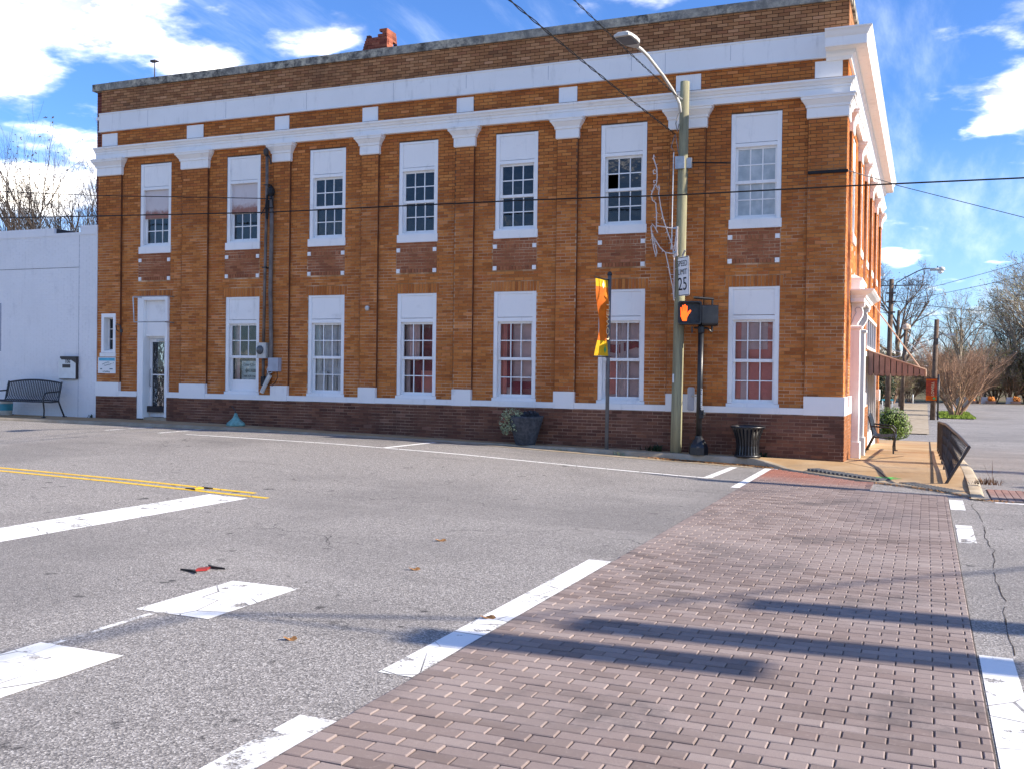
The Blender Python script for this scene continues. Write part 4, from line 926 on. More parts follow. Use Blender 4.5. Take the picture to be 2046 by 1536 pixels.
MB().box(-10.32, -10.05, -.096, -.09, .58, .67).build('slot', 'dark_metal', mb); MB().box(-10.43, -9.86, -.095, -.008, .285, .30).build('ledge', 'dark_metal', mb); MB().box(-9.862, -9.85, -.096, -.008, .30, .82).build('hinge', 'dark_metal', mb)
text_mesh('106', .13, 'sign_black', mb, (-10.14, -.102, .74))

# notice by the small window
sg = thing('wall_notice', 'white notice with a cyan heading strip under the small window', 'sign', (-8.89, -.02, .45))
MB().box(-9.18, -8.60, -.022, -.008, .45, .86).build('board', 'sign_white', sg); MB().box(-9.15, -8.62, -.026, -.022, .77, .845).build('heading_strip', 'sign_cyan', sg)
MB().tube([(-9.03, -.026, .68), (-8.95, -.026, .71), (-8.85, -.026, .735), (-8.80, -.026, .73)], .006, 4).tube([(-8.97, -.026, .655), (-8.92, -.026, .65), (-8.84, -.026, .675), (-8.78, -.026, .68), (-8.73, -.026, .70)], .006, 4).tube([(-8.68, -.026, .70), (-8.66, -.026, .725)], .006, 4).build('script_mark', 'sign_ink', sg)
MB().box(-9.10, -9.04, -.025, -.022, .55, .575).box(-8.79, -8.69, -.025, -.022, .55, .575).build('small_print', 'sign_ink', sg)
text_mesh('in Building', .055, 'sign_ink', sg, (-8.90, -.024, .495))
# for-sale sign inside the window
fs_ = thing('sale_sign', 'pale green for-sale sign with an arrow standing in the window', 'sign', (-4.66, .23, .36))
MB().box(-4.86, -4.40, .225, .235, .36, .80).build('board', 'sign_pale', fs_)
text_mesh('Tina Clark', .098, 'sign_ink', fs_, (-4.61, .222, .715)); text_mesh('980.429.5562', .075, 'sign_ink', fs_, (-4.605, .222, .43), sx=.92)
MB().prism([(-4.765, .224, .575), (-4.70, .224, .645), (-4.70, .224, .61), (-4.43, .224, .61), (-4.43, .224, .54), (-4.70, .224, .54), (-4.70, .224, .505)], (0, -.003, 0)).build('arrow', 'sign_ink', fs_)
text_mesh('FOR SALE', .055, 'sign_pale', fs_, (-4.565, .218, .575)); text_mesh('CENTURY 21', .062, 'sign_ink', fs_, (-4.825, .222, .58), (0, 0, 1), (-1, 0, 0))

# ================================================================== SERVICE CONDUITS
cn = thing('meter_conduit', 'rusty conduit running down to a grey electric meter beside the window', 'conduit', (-4.0, -.08, .3))
MB().tube([(-3.96, -.08, 5.70), (-3.955, -.08, 4.6), (-4.0, -.06, 2.9), (-4.02, -.06, 1.25)], .036, 8).tube([(-4.02, -.06, .86), (-4.02, -.06, .42)], .034, 8).build('pipe', 'pipe', cn, True)
MB().lathe([(.03, -.1), (.06, -.05), (.065, .03), (.03, .08)], (-3.96, -.12, 5.74), 10).tube([(-3.93, -.1, 5.7), (-3.85, -.12, 5.58), (-3.83, -.1, 5.45)], .02, 5).build('weather_head', 'dark_metal', cn)
for z in (4.95, 3.0): MB().box(-4.01 if z > 4 else -4.05, -3.90 if z > 4 else -3.95, -.12, .05, z, z + .03).build('strap', 'dark_metal', cn)
MB().box(-4.155, -3.91, -.13, .055, .865, 1.235).build('meter_box', 'lamp_grey', cn); MB().lathe([(.085, 0), (.085, .03), (.07, .055), (.0, .06)], (0, 0, 0), 18)
mt = MB(); 
for r_, y_ in ((.09, -.13), (.09, -.16), (.075, -.18)): pass
vs = []; fsx = []
for r_, y_ in ((.09, -.13), (.09, -.165), (.07, -.185), (.001, -.188)):
    for j in range(16): a = 2 * math.pi * j / 16; vs.append((-4.06 + r_ * math.cos(a), y_, 1.06 + r_ * math.sin(a) * 1.15))
for i in range(3):
    for j in range(16): fsx.append((i * 16 + j, i * 16 + (j + 1) % 16, (i + 1) * 16 + (j + 1) % 16, (i + 1) * 16 + j))
mt.add(vs, fsx).build('meter_dial', 'meter_glass', cn, True)
MB().box(-4.07, -3.97, -.09, .05, .22, .44).build('junction_box', 'sign_black', cn)
cn2 = thing('service_mast', 'service conduit with a cable head kinked above the white base block', 'conduit', (-3.8, -.08, .05))
MB().tube([(-3.82, -.09, 4.72), (-3.80, -.09, 3.9), (-3.84, -.06, 2.5), (-3.80, -.06, 1.2), (-3.80, -.06, .75), (-3.88, -.07, .42), (-4.02, -.09, .08)], .048, 8).build('pipe', 'pipe', cn2, True)
MB().tube([(-3.80, -.09, .47), (-3.92, -.10, .26), (-4.02, -.11, .06)], .052, 8).build('pipe_end', 'lamp_grey', cn2)
MB().lathe([(.05, -.12), (.085, -.05), (.08, .06), (.03, .12)], (-3.82, -.10, 4.80), 10).tube([(-3.9, -.13, 4.72), (-3.93, -.14, 4.45), (-3.90, -.14, 4.15), (-3.88, -.12, 4.6)], .028, 6).tube([(-3.8, -.13, 4.7), (-3.70, -.2, 4.55), (-3.72, -.15, 4.4), (-3.95, -.15, 4.42), (-4.03, -.2, 4.25)], .014, 5).build('weather_head', 'cable', cn2)
MB().box(-3.83, -3.55, -.14, .055, .56, .88).build('panel_box', 'grey_box', cn2); MB().tube([(-3.82, -.1, .72), (-3.87, -.12, .60), (-3.83, -.12, .5), (-3.72, -.12, .54)], .009, 5).build('wire_loop', 'plastic_white', cn2); MB().tube([(-3.6, -.1, .56), (-3.58, -.1, .42), (-3.66, -.08, .30), (-3.76, -.07, .22)], .009, 5).build('wire', 'cable', cn2)

# ================================================================== STREET FURNITURE
# --- wooden utility pole with street lamp
UP = thing('utility_pole', 'tall weathered wooden utility pole with a street lamp arm at the kerb', 'utility pole', (6.0, -.35, wz(6, -.35)))
zb = wz(6, -.35)
MB().tube([(6.005 + (.075) * t, -.35, zb - .1 + (6.34 - zb + .1) * t) for t in (0, .15, .35, .6, .85, 1)], [.112, .109, .106, .10, .094, .09], 16).build('pole', 'wood_pole', UP, True)
arm = MB().tube([(6.02, -.44, 5.72), (6.00, -.47, 5.9), (5.94, -.8, 6.08), (5.86, -1.25, 6.24), (5.74, -1.9, 6.42), (5.69, -2.15, 6.465), (5.65, -2.35, 6.475)], .031, 8).build('lamp_arm', 'lamp_grey', UP, True)
MB().tube([(6.05, -.42, 5.98), (5.99, -.62, 6.0)], .018, 6).build('arm_brace', 'galv', arm)
hd = MB(); Q = Vector((5.64, -2.33, 6.475)); dd = Vector((-.10, -1, -.005)).normalized(); rr_ = dd.cross(Vector((0, 0, 1))).normalized()
secs = [(0, .05, .05), (.08, .09, .10), (.22, .15, .105), (.42, .17, .095), (.66, .165, .07), (.72, .13, .045)]
vs = []; fsx = []
for t, w, h in secs:
    c_ = Q + dd * t
    for a, z in ((-1, -.02), (1, -.02), (1, .4 * h), (.55, h), (-.55, h), (-1, .4 * h)): v = c_ + rr_ * (w * a) + Vector((0, 0, z)); vs.append(v)
for i in range(len(secs) - 1):
    for j in range(6): fsx.append((i * 6 + j, i * 6 + (j + 1) % 6, (i + 1) * 6 + (j + 1) % 6, (i + 1) * 6 + j))
fsx += [(5, 4, 3, 2, 1, 0), tuple(30 + j for j in range(6))]
head = hd.add(vs, fsx).build('lamp_head', 'lamp_grey', arm)
MB().obox(Q + dd * .44 + Vector((0, 0, -.028)), (.26, .42, .016), Matrix((rr_, dd, (0, 0, 1))).transposed()).build('led_panel', 'lamp_dark', arm); MB().lathe([(.03, 0), (.03, .05), (.015, .06)], Q + dd * .3 + Vector((0, 0, .10)), 8).build('photocell', 'lamp_grey', arm)
MB().tube([(5.90, -.45, 4.95), (5.89, -.46, 3.2), (5.88, -.47, 3.05)], .011, 5).build('riser_cable', 'plastic_white', UP); MB().tube([(5.985, -.45, 5.7), (5.95, -.52, 5.5), (5.97, -.47, 5.35), (6.0, -.46, 5.5)], .012, 5).build('splice', 'cable_grey', UP)
MB().tube([(5.91, -.42, 5.30), (5.86, -.5, 5.05), (5.92, -.47, 4.95)], .008, 5).tube([(5.92, -.42, 5.32), (6.0, -.50, 4.95), (6.05, -.48, 4.8)], .008, 5).build('drip_loop', 'cable_grey', UP)
br = MB().box(5.94, 6.12, -.50, -.44, 4.62, 4.86).build('clamp', 'galv', UP); MB().box(6.13, 6.24, -.40, -.30, 4.64, 4.84).build('clamp', 'galv', UP)
MB().box(5.945, 5.975, -.462, -.452, .45, .62).build('pole_tag', 'plastic_white', UP)
for z in (3.45, 2.98): MB().box(5.92, 6.0, -.50, -.43, z, z + .035).build('strap', 'galv', UP)
# --- speed limit sign
SS = thing('speed_sign', 'white speed limit 25 sign on the wooden pole', 'sign', (6.13, -.56, 2.12))
sr = Vector((.72, -.69, 0)).normalized() * 1; sr = Vector((.55, .83, 0)).normalized()
sr = Vector((math.cos(R(-42)), math.sin(R(-42)), 0)); su = Vector((-.035, 0, 1)).normalized(); sn = sr.cross(su).normalized()
sc0 = Vector((6.135, -.54, 2.515))
def plate(w, h, t, off, name, mat, par):
    k = 8; r_ = min(w, h) * .07; pts = []
    for cx_, cz_, a0 in ((w / 2 - r_, h / 2 - r_, 0), (-w / 2 + r_, h / 2 - r_, 90), (-w / 2 + r_, -h / 2 + r_, 180), (w / 2 - r_, -h / 2 + r_, 270)):
        for q in range(4): a = R(a0 + q * 30); pts.append(sc0 + sr * (cx_ + r_ * math.cos(a)) + su * (cz_ + r_ * math.sin(a)) + sn * off)
    return MB().prism(pts, sn * t).build(name, mat, par)
plate(.44, .76, .004, 0, 'plate', 'sign_white', SS)
for (a, b_, w, h) in ((0, .365, .41, .012), (0, -.365, .41, .012), (.205, 0, .010, .72), (-.205, 0, .010, .72)):
    MB().obox(sc0 + sr * a + su * b_ + sn * .0055, (w, h, .002), Matrix((sr, su, sn)).transposed()).build('border', 'sign_black', SS)
for t_, z_, s_, x_ in (('SPEED', .245, .155, .78), ('LIMIT', .08, .155, .82), ('25', -.16, .36, .86)): text_mesh(t_, s_, 'sign_black', SS, sc0 + su * z_ + sn * .007, sr, su, sx=x_)
MB().tube([sc0 + su * .44 - sn * .02, sc0 + su * .36 - sn * .03], .02, 6).tube([sc0 + su * .40, sc0 + su * .50 + sr * .10], .02, 6).build('bracket', 'galv', SS)
# --- unlit garland figure on the pole
GD = thing('wire_garland', 'white wire holiday figure with small bulbs fixed to the wooden pole', 'decoration', (5.95, -.45, 2.06))
lines = [[(5.51, 4.93), (5.50, 4.87), (5.53, 4.78), (5.57, 4.66), (5.58, 4.50), (5.57, 4.36), (5.53, 4.32), (5.47, 4.15), (5.49, 4.04), (5.56, 3.98), (5.58, 3.75), (5.58, 3.55), (5.575, 3.46)],
         [(5.56, 4.34), (5.60, 4.26), (5.62, 4.33), (5.63, 4.27), (5.615, 4.16), (5.66, 3.9), (5.72, 3.64), (5.82, 3.36), (5.90, 3.14), (5.945, 2.95), (5.95, 2.6), (5.95, 2.06)],
         [(5.61, 3.39), (5.54, 3.52), (5.50, 3.56), (5.47, 3.52), (5.49, 3.35), (5.53, 3.1), (5.58, 2.92), (5.60, 3.0), (5.55, 3.2), (5.50, 3.40), (5.56, 3.26), (5.66, 3.10), (5.77, 3.0), (5.83, 2.75), (5.88, 2.5), (5.93, 2.3), (5.95, 2.06)],
         [(5.95, 3.05), (5.97, 3.32), (5.99, 3.2), (5.955, 2.9)], [(5.54, 4.64), (5.50, 4.62), (5.505, 4.55), (5.55, 4.56)], [(5.56, 4.42), (5.51, 4.42), (5.52, 4.37)]]
gw = MB(); bl = MB()
for li in lines:
    gw.tube([(x, -.47, z) for x, z in li], .0115, 5)
for li in lines[:3]:
    for (x0, z0), (x1, z1) in zip(li[:-1], li[1:]):
        n_ = max(1, int(math.hypot(x1 - x0, z1 - z0) / .09))
        for i in range(n_):
            t = (i + .5) / n_; x, z = x0 + (x1 - x0) * t, z0 + (z1 - z0) * t; a = rng.uniform(0, 6.28)
            bl.tube([(x, -.47, z), (x + .05 * math.cos(a), -.49, z + .05 * math.sin(a))], [.008, .004], 4)
gw.build('wire_outline', 'decor_white', GD); tag(bl.build('bulbs', 'decor_white', GD), kind='stuff')
MB().tube([(5.58, -.47, 3.53), (6.0, -.46, 3.45)], .012, 5).build('mounting_arm', 'decor_white', GD); MB().tube([(5.76, -.47, 3.0), (6.02, -.46, 2.95)], .012, 5).build('mounting_arm', 'decor_white', GD); MB().box(5.97, 6.01, -.475, -.445, 2.92, 3.50).build('mounting_bar', 'decor_white', GD)

# --- pedestrian signal post
zp = wz(6.47, -.42)
PS = thing('signal_post', 'black pedestrian signal post with an octagonal cast base', 'signal post', (6.47, -.42, zp))
oct_ = [(.19, 0), (.19, .14), (.165, .20), (.12, .27), (.075, .33), (.072, .36)]
MB().lathe(oct_, (6.47, -.42, zp), 8).build('base', 'black_metal', PS)
MB().tube([(6.47, -.42, zp + .3), (6.485, -.42, 1.50)], .056, 14).build('pole', 'black_metal', PS, True); MB().lathe([(.062, 0), (.065, .02), (.065, .12), (.05, .16)], (6.485, -.42, 1.42), 14).build('collar', 'black_metal', PS)
MB().tube([(6.36, -.55, 2.10), (6.70, -.33, 2.08)], .024, 8).tube([(6.36, -.50, 1.52), (6.60, -.38, 1.51)], .022, 8).tube([(6.68, -.34, 2.08), (6.68, -.34, 1.44)], .02, 6).tube([(6.6, -.38, 1.51), (6.68, -.34, 1.44)], .018, 6).tube([(6.33, -.52, 1.54), (6.33, -.52, 1.42)], .016, 6).build('bracket', 'black_metal', PS)
def rrect(w, h, r_, k=4):
    pts = []
    for cx_, cz_, a0 in ((w / 2 - r_, h / 2 - r_, 0), (-w / 2 + r_, h / 2 - r_, 90), (-w / 2 + r_, -h / 2 + r_, 180), (w / 2 - r_, -h / 2 + r_, 270)):
        for q in range(k + 1): a = R(a0 + q * 90 / k); pts.append((cx_ + r_ * math.cos(a), cz_ + r_ * math.sin(a)))
    return pts
def signal_head(c, ang, face, w=.45, h=.45):
    r_ = Vector((math.cos(ang), math.sin(ang), 0)); n_ = Vector((math.sin(ang), -math.cos(ang), 0)); c = Vector(c); up_ = Vector((0, 0, 1))
    P3 = lambda a, z, o: c + r_ * a + up_ * z + n_ * o
    out_ = rrect(w, h, .05); inn = rrect(w - .06, h - .06, .035); k = len(out_)
    hb = MB().prism([P3(a, z, -.02) for a, z in out_], n_ * -.20).build('housing', 'black_metal', PS)
    vs = [P3(a, z, -.02) for a, z in out_] + [P3(a, z, .09) for a, z in out_] + [P3(a, z, .09) for a, z in inn] + [P3(a, z, -.015) for a, z in inn]
    fs = [(g * k + i, g * k + (i + 1) % k, (g + 1) * k + (i + 1) % k, (g + 1) * k + i) for g in range(3) for i in range(k)]
    MB().add(vs, fs).build('visor', 'black_metal', hb)
    MB().prism([P3(a, z, -.018) for a, z in inn], n_ * .006).build('lens', 'signal_lens', hb)
    if face:
        hand = [(-.045, -.155), (.035, -.155), (.042, -.09), (.075, -.03), (.118, .035), (.105, .06), (.085, .052), (.045, .0), (.043, .03), (.045, .13), (.033, .142), (.022, .13), (.018, .04), (.013, .04), (.012, .155), (0, .168), (-.013, .155), (-.014, .04), (-.019, .04), (-.026, .145), (-.039, .155), (-.049, .142), (-.046, .03), (-.052, .03), (-.066, .105), (-.077, .112), (-.086, .1), (-.078, -.02), (-.08, -.07), (-.06, -.11)]
        MB().prism([P3(a - .095, z, -.011) for a, z in hand], n_ * .003).build('hand_symbol', 'signal_hand', hb)
    return hb
signal_head((6.30, -.60, 1.80), R(12), True); signal_head((6.66, -.30, 1.76), R(112), False, .42, .40)
pb_ = MB().box(6.50, 6.575, -.53, -.47, -.22, -.06).tube([(6.545, -.50, -.13), (6.60, -.54, -.13)], .03, 8).build('push_button', 'black_metal', PS)
pr = Vector((math.cos(R(-58)), math.sin(R(-58)), 0)); pn = Vector((pr.y, -pr.x, 0)) ; pc = Vector((6.52, -.49, .14))
pp = MB().obox(pc, (.12, .003, .42), Matrix((pr, pn, (0, 0, 1))).transposed()).build('button_sign', 'sign_white', PS)
for z_, w_, h_ in ((.185, .09, .012), (.10, .10, .007), (.13, .02, .05), (.03, .02, .05), (-.02, .02, .05), (-.05, .10, .007), (-.09, .02, .04), (-.13, .08, .007), (-.165, .07, .014), (-.195, .08, .008)):
    for sgn in (1, -1): MB().obox(pc + pn * .003 * sgn + Vector((0, 0, z_)) + (pr * -.03 if w_ == .02 else pr * 0), (w_, .002, h_), Matrix((pr, pn, (0, 0, 1))).transposed()).build('print', 'sign_black', pp)
# blank plate behind the signal post
bc = [(6.28 + a, z + .14) for a, z in rrect(.14, .46, .035)]
MB().prism([(a, -.30, z) for a, z in bc], (0, .004, 0)).build('sign_back', 'barrier_grey', PS); MB().tube([(6.30, -.31, .2), (6.44, -.38, .2)], .012, 5).build('bracket', 'galv', PS)

# --- banner post
zq = wz(4.57, -.30)
BP = thing('banner_post', 'slim dark steel post with a domed cap carrying a banner at the kerb', 'post', (4.57, -.3, zq))
MB().tube([(4.57, -.3, zq - .02), (4.585, -.3, 2.58)], .038, 12).build('pole', 'dark_grey_post', BP, True) if 'dark_grey_post' in M else MB().tube([(4.57, -.3, zq - .02), (4.585, -.3, 2.58)], .038, 12).build('pole', 'lamp_dark', BP, True)
MB().lathe([(.045, 0), (.05, .02), (.045, .055), (.02, .08)], (4.585, -.3, 2.575), 12).build('cap', 'black_metal', BP); MB().tube([(4.59, -.3, 2.48), (4.45, -.86, 2.50)], .012, 6).build('banner_arm', 'black_metal', BP); MB().tube([(4.61, -.25, .95), (4.45, -.86, .94)], .012, 6).build('banner_arm', 'black_metal', BP)
BN = thing('town_banner', 'twisted orange and yellow LOWELL banner hanging on the slim steel post', 'banner', (4.47, -.32, .95))
rows = 40; vs = []; cols = 7
def ban(t, s):                      # t 0 bottom..1 top, s 0 outer..1 at the post
    z = .96 + (2.475 - .96) * t
    tw = math.sin(math.pi * t) ** .8; wd = .27 - .10 * math.sin(math.pi * min(1, t * 1.15)) ** 2
    q = wd / .27 * (1 - s); x = 4.575 - .12 * q + .05 * tw * math.sin(math.pi * (1 - s)) + .015 * math.sin(9 * t + 2 * s); y = -.34 - .50 * q
    return Vector((x, y, z))
for j in range(rows + 1):
    for i in range(cols): vs.append(ban(j / rows, i / (cols - 1)))
def part(j0, j1, name, mat):
    v = []; f = []
    for j in range(j0, j1 + 1): v += vs[j * cols:(j + 1) * cols]
    for j in range(j1 - j0):
        for i in range(cols - 1): q = j * cols + i; f.append((q, q + 1, q + cols + 1, q + cols))
    return MB().add(v, f).build(name, mat, BN, True)
part(0, 8, 'lower_panel', 'banner_yellow'); part(8, 36, 'cloth', 'banner_orange'); part(36, 40, 'top_panel', 'banner_yellow')
lt = text_mesh('LOWELL', .15, 'banner_text', BN, ban(.46, .50) + Vector((.058, -.020, 0)), (0, 0, 1), (-.23, -.97, 0), sx=1.35)
for nm, mt_, cz_, cq_ in (('leaf_print', 'banner_text', 2.36, .5), ('leaf_print', 'banner_green', 1.08, .35)):
    c_ = ban((cz_ - .96) / 1.515, 1 - cq_) + Vector((.012, -.003, 0)); dv = Vector((-.23, -.97, 0)); MB().prism([c_ + dv * a + Vector((0, 0, b_)) for a, b_ in ((0, -.07), (.05, 0), (.0, .09), (-.05, 0))], (.004, -.001, 0)).build(nm, mt_, BN)

# --- litter bin
zl = wz(7.40, -.30)
LB = thing('litter_bin', 'black slatted steel litter bin flaring at the rim against the base wall', 'litter bin', (7.40, -.34, zl))
cxl, cyl = 7.40, -.36
pf = [(0.0, .235), (.08, .222), (.2, .212), (.32, .225), (.44, .262), (.52, .295), (.56, .31)]
for k in range(24):
    a = 2 * math.pi * k / 24; hw = .55 * math.pi / 24 * 1.0; vs = []; fs = []
    for z_, r_ in pf:
        for da, dr in ((-hw, 0), (hw, 0), (hw, -.008), (-hw, -.008)): vs.append((cxl + (r_ + dr) * math.cos(a + da), cyl + (r_ + dr) * math.sin(a + da), zl + .02 + z_))
    for i in range(len(pf) - 1):
        for j in range(4): fs.append((i * 4 + j, i * 4 + (j + 1) % 4, i * 4 + 4 + (j + 1) % 4, i * 4 + 4 + j))
    MB().add(vs, fs).build('slat', 'black_metal', LB)
MB().lathe([(.235, 0), (.25, .0), (.25, .045), (.235, .05)], (cxl, cyl, zl + .0), 28, False).build('bottom_ring', 'black_metal', LB, True); MB().lathe([(.285, .0), (.325, .0), (.325, .03), (.285, .035), (.285, 0)], (cxl, cyl, zl + .565), 28, False).build('rim', 'black_metal', LB, True)
MB().lathe([(.15, .02), (.19, .3), (.25, .55)], (cxl, cyl, zl), 20).build('liner', 'sign_black', LB, True)

# --- grey planter with trailing plant
zt = wz(2.8, -.35)
PL = thing('planter', 'tall grey tapered planter with a pale plant trailing over its rim', 'planter', (2.85, -.38, zt))
cxp, cyp = 2.84, -.40
MB().lathe([(.20, 0), (.215, .03), (.365, .56), (.375, .60), (.345, .60), (.33, .52), (.0, .50)], (cxp, cyp, zt), 24, False).build('pot', 'planter_grey', PL, True)
def leaf_cloud(blobs, n, size, seedv, flat=.5, fall=0):
    r = random.Random(seedv); b = MB(); V = []; F = []
    tot = sum(w for *_, w in blobs)
    for (cx_, cy_, cz_, rx, ry, rz_, w) in blobs:
        for _ in range(int(n * w / tot)):
            while True:
                a, b_, c_ = (r.uniform(-1, 1) for _ in range(3)); q = a * a + b_ * b_ + c_ * c_
                if .15 < q < 1: break
            k = q ** -.2
            p_ = Vector((cx_ + a * rx * k, cy_ + b_ * ry * k, cz_ + c_ * rz_ * k)); nrm = Vector((a + r.gauss(0, .6), b_ + r.gauss(0, .6), c_ + r.gauss(0, .6) + .3)).normalized()
            t = nrm.orthogonal().normalized(); t.rotate(Matrix.Rotation(r.uniform(0, 6.28), 3, nrm)); u = nrm.cross(t); s = size * r.uniform(.6, 1.3); o0 = len(V)
            V += [p_ - t * s, p_ + u * s * flat + nrm * s * .1, p_ + t * s, p_ - u * s * flat + nrm * s * .1]; F.append((o0, o0 + 1, o0 + 2, o0 + 3))
    b.add(V, F); return b
tag(leaf_cloud([(2.62, -.62, -.24, .24, .14, .12, 3), (2.45, -.62, -.42, .12, .10, .20, 2), (2.66, -.66, -.46, .16, .08, .16, 1.4), (2.48, -.62, -.6, .09, .07, .09, .7)], 520, .026, 3).build('trailing_leaves', 'leaf_pale', PL), kind='stuff'); tag(leaf_cloud([(2.95, -.40, -.25, .18, .18, .07, 1)], 220, .04, 4).build('rim_leaves', 'planter_grey', PL), kind='stuff')
# --- fallen gooseneck lamp shade on the pavement
zs = wz(-4.5, -.45)
LS = thing('gooseneck_lamp', 'old green enamel gooseneck lamp set shade-down on the pavement', 'lamp', (-4.5, -.45, zs))
MB().lathe([(.215, 0), (.22, .03), (.20, .075), (.13, .13), (.07, .19), (.045, .25), (.03, .30)], (-4.5, -.45, zs), 20).build('shade', 'verdigris', LS, True); MB().tube([(-4.5, -.45, zs + .29), (-4.53, -.45, zs + .38), (-4.60, -.45, zs + .45), (-4.63, -.45, zs + .46)], .012, 6).build('neck', 'dark_metal', LS)

# --- benches
def make_bench(name, label, w, loc, rotz):
    t = thing(name, label, 'bench', (0, 0, 0)); hw = w / 2
    def prof(u):   # seat-to-back curve in (y, z), u 0..1
        pts = [(-.50, .41), (-.46, .44), (-.30, .425), (-.12, .41), (-.03, .44), (.02, .52), (.06, .70), (.10, .86)]
        s = u * (len(pts) - 1); i = min(int(s), len(pts) - 2); f_ = s - i; return (pts[i][0] * (1 - f_) + pts[i + 1][0] * f_, pts[i][1] * (1 - f_) + pts[i + 1][1] * f_)
    n_ = int(w / .062); us = [k / 18 for k in range(19)]
    for i in range(n_):
        x = -hw + .05 + (w - .1) * i / (n_ - 1); arch = .075 * (1 - (2 * x / w) ** 2); vs = []; fs = []
        for u in us:
            y, z = prof(u)
            if z > .5: z += arch * (z - .5) / .36
            for dx in (-.018, .018): vs.append((x + dx, y, z)); 
            for dx in (.018, -.018): vs.append((x + dx, y + .006 if z > .5 else y, z - .006))
        for k in range(len(us) - 1):
            for j in range(4): fs.append((k * 4 + j, k * 4 + (j + 1) % 4, k * 4 + 4 + (j + 1) % 4, k * 4 + 4 + j))
        MB().add(vs, fs).build('slat', 'black_metal', t, local=True)
    MB().tube([(-hw + w * k / 14, .10, .865 + .075 * (1 - (2 * k / 14 - 1) ** 2)) for k in range(15)], .022, 7).build('top_rail', 'black_metal', t, local=True)
    MB().tube([(-hw, -.49, .40), (hw, -.49, .40)], .018, 6).build('seat_rail', 'black_metal', t, local=True); MB().tube([(-hw, -.02, .42), (hw, -.02, .42)], .018, 6).build('seat_rail', 'black_metal', t, local=True)
    for s in (-1, 1):
        x = s * hw
        MB().tube([(x, .20, 0), (x, .09, .22), (x, .0, .42), (x, .05, .66), (x, .11, .90)], .022, 7).build('leg', 'black_metal', t, local=True)
        MB().tube([(x, -.46, 0), (x, -.45, .2), (x, -.48, .40), (x, -.47, .55), (x, -.40, .63), (x, -.2, .645), (x, .04, .66)], .020, 7).build('arm_and_leg', 'black_metal', t, local=True)
        MB().tube([(x, -.48, .40), (x, -.25, .385), (x, .0, .40)], .018, 6).build('side_rail', 'black_metal', t, local=True)
        for yy in (-.47, .20): MB().obox((x, yy, .012), (.06, .10, .02)).build('foot', 'black_metal', t, local=True)
    t.location = loc; t.rotation_euler = (0, 0, rotz); WL[t.name] = Vector(loc); return t
make_bench('park_bench', 'black metal slatted bench standing along the white wall', 1.86, (-11.0, -.45, wz(-11, -.4)), R(0))
make_bench('park_bench', 'black metal bench by the side doorway, backing onto the lit brick wall', 1.35, (9.40, 6.15, wz(9.6, 6.1)), R(90))
bk = thing('bucket', 'white tub with a teal label under the bench end', 'bucket', (-12.0, -.35, wz(-12, -.35)))
zk = wz(-12, -.35); MB().lathe([(.15, 0), (.17, .35), (.178, .36), (.178, .38)], (-12.02, -.35, zk), 18).build('tub', 'plastic_white', bk, True); MB().lathe([(.163, .12), (.172, .30)], (-12.02, -.35, zk), 18, False).build('label_band', 'plastic_teal', bk, True)

# ================================================================== CORNER: RAILING, WARNING STRIP, GRATE
RL = thing('corner_railing', 'dark steel mesh railing along the side pavement, its end panel bent outwards', 'railing', (10.86, 2, wz(10.86, 2)))
def rail_pt(y, h):
    lean = .34 * max(0, min(1, (1.0 - y) / 3.6)) ** 1.3
    top = .78 - .20 * max(0, min(1, (.5 - y) / 3.2)); k = h * top
    zb_ = walk_top(10.87, y) if y < .05 else wz(10.87, y)
    return Vector((10.86 + lean * h * .95, y, zb_ + k))
ysr = list(np.linspace(-2.6, 9.0, 60))
MB().tube([rail_pt(y, 1.0) for y in ysr], .024, 6).build('top_rail', 'dark_metal', RL); MB().tube([rail_pt(y, .10) for y in ysr], .018, 6).build('bottom_rail', 'dark_metal', RL)
for y in (-2.6, -.6, 1.4, 3.4, 5.4, 7.3, 9.0): MB().tube([rail_pt(y, -.05), rail_pt(y, 1.0)], .026, 6).build('post', 'dark_metal', RL)
mesh_b = MB(); y = -2.55
while y < 9:
    for s_ in (-1, 1):
        a, b_ = y, y + s_ * .22
        if -2.6 < b_ < 9: mesh_b.tube([rail_pt(a, .1), rail_pt((a + b_) / 2, .55), rail_pt(b_, 1.0)], .006, 3, False)
    y += .10
tag(mesh_b.build('wire_mesh', 'dark_metal', RL), kind='stuff')
ws = thing('tactile_strip', 'dark ribbed warning strip set in the ramp at the crosswalk', 'warning strip', (9.4, -2.0, walk_top(9.4, -1.95)))
for i in range(17):
    t = i / 16; x, y = 8.72 + 1.2 * t, -1.28 - 1.13 * t; d = Vector((1.2, -1.13, 0)).normalized(); n_ = Vector((d.y, -d.x, 0)) * -1; z = walk_top(x, y)
    Mx = Matrix((d, n_, (0, 0, 1))).transposed(); MB().obox((x, y, z + .012), (.062, .24, .03), Mx).build('rib', 'truncated_grey', ws)
gr = thing('drain_grate', 'flat cast iron drain grate in the corner pavement', 'grate', (10.72, -3.0, walk_top(10.7, -3.0)))
for i in range(16): 
    t = i / 15; x, y = 10.30 + .70 * t, -2.62 - .92 * t; d = Vector((.70, -.92, 0)).normalized(); n_ = Vector((-d.y, d.x, 0)); z = walk_top(x, y); MB().obox((x, y, z + .006), (.028, .30, .012), Matrix((d, n_, (0, 0, 1))).transposed()).build('bar', 'truncated_grey', gr)
vs = []; fs = []
for k in range(14):
    a = 2 * math.pi * k / 14; r_ = .17 * (.7 + .5 * random.Random(k).random()); x, y = 9.93 + r_ * 1.5 * math.cos(a), -2.18 + r_ * math.sin(a); vs.append((x, y, walk_top(x, y) + .005))
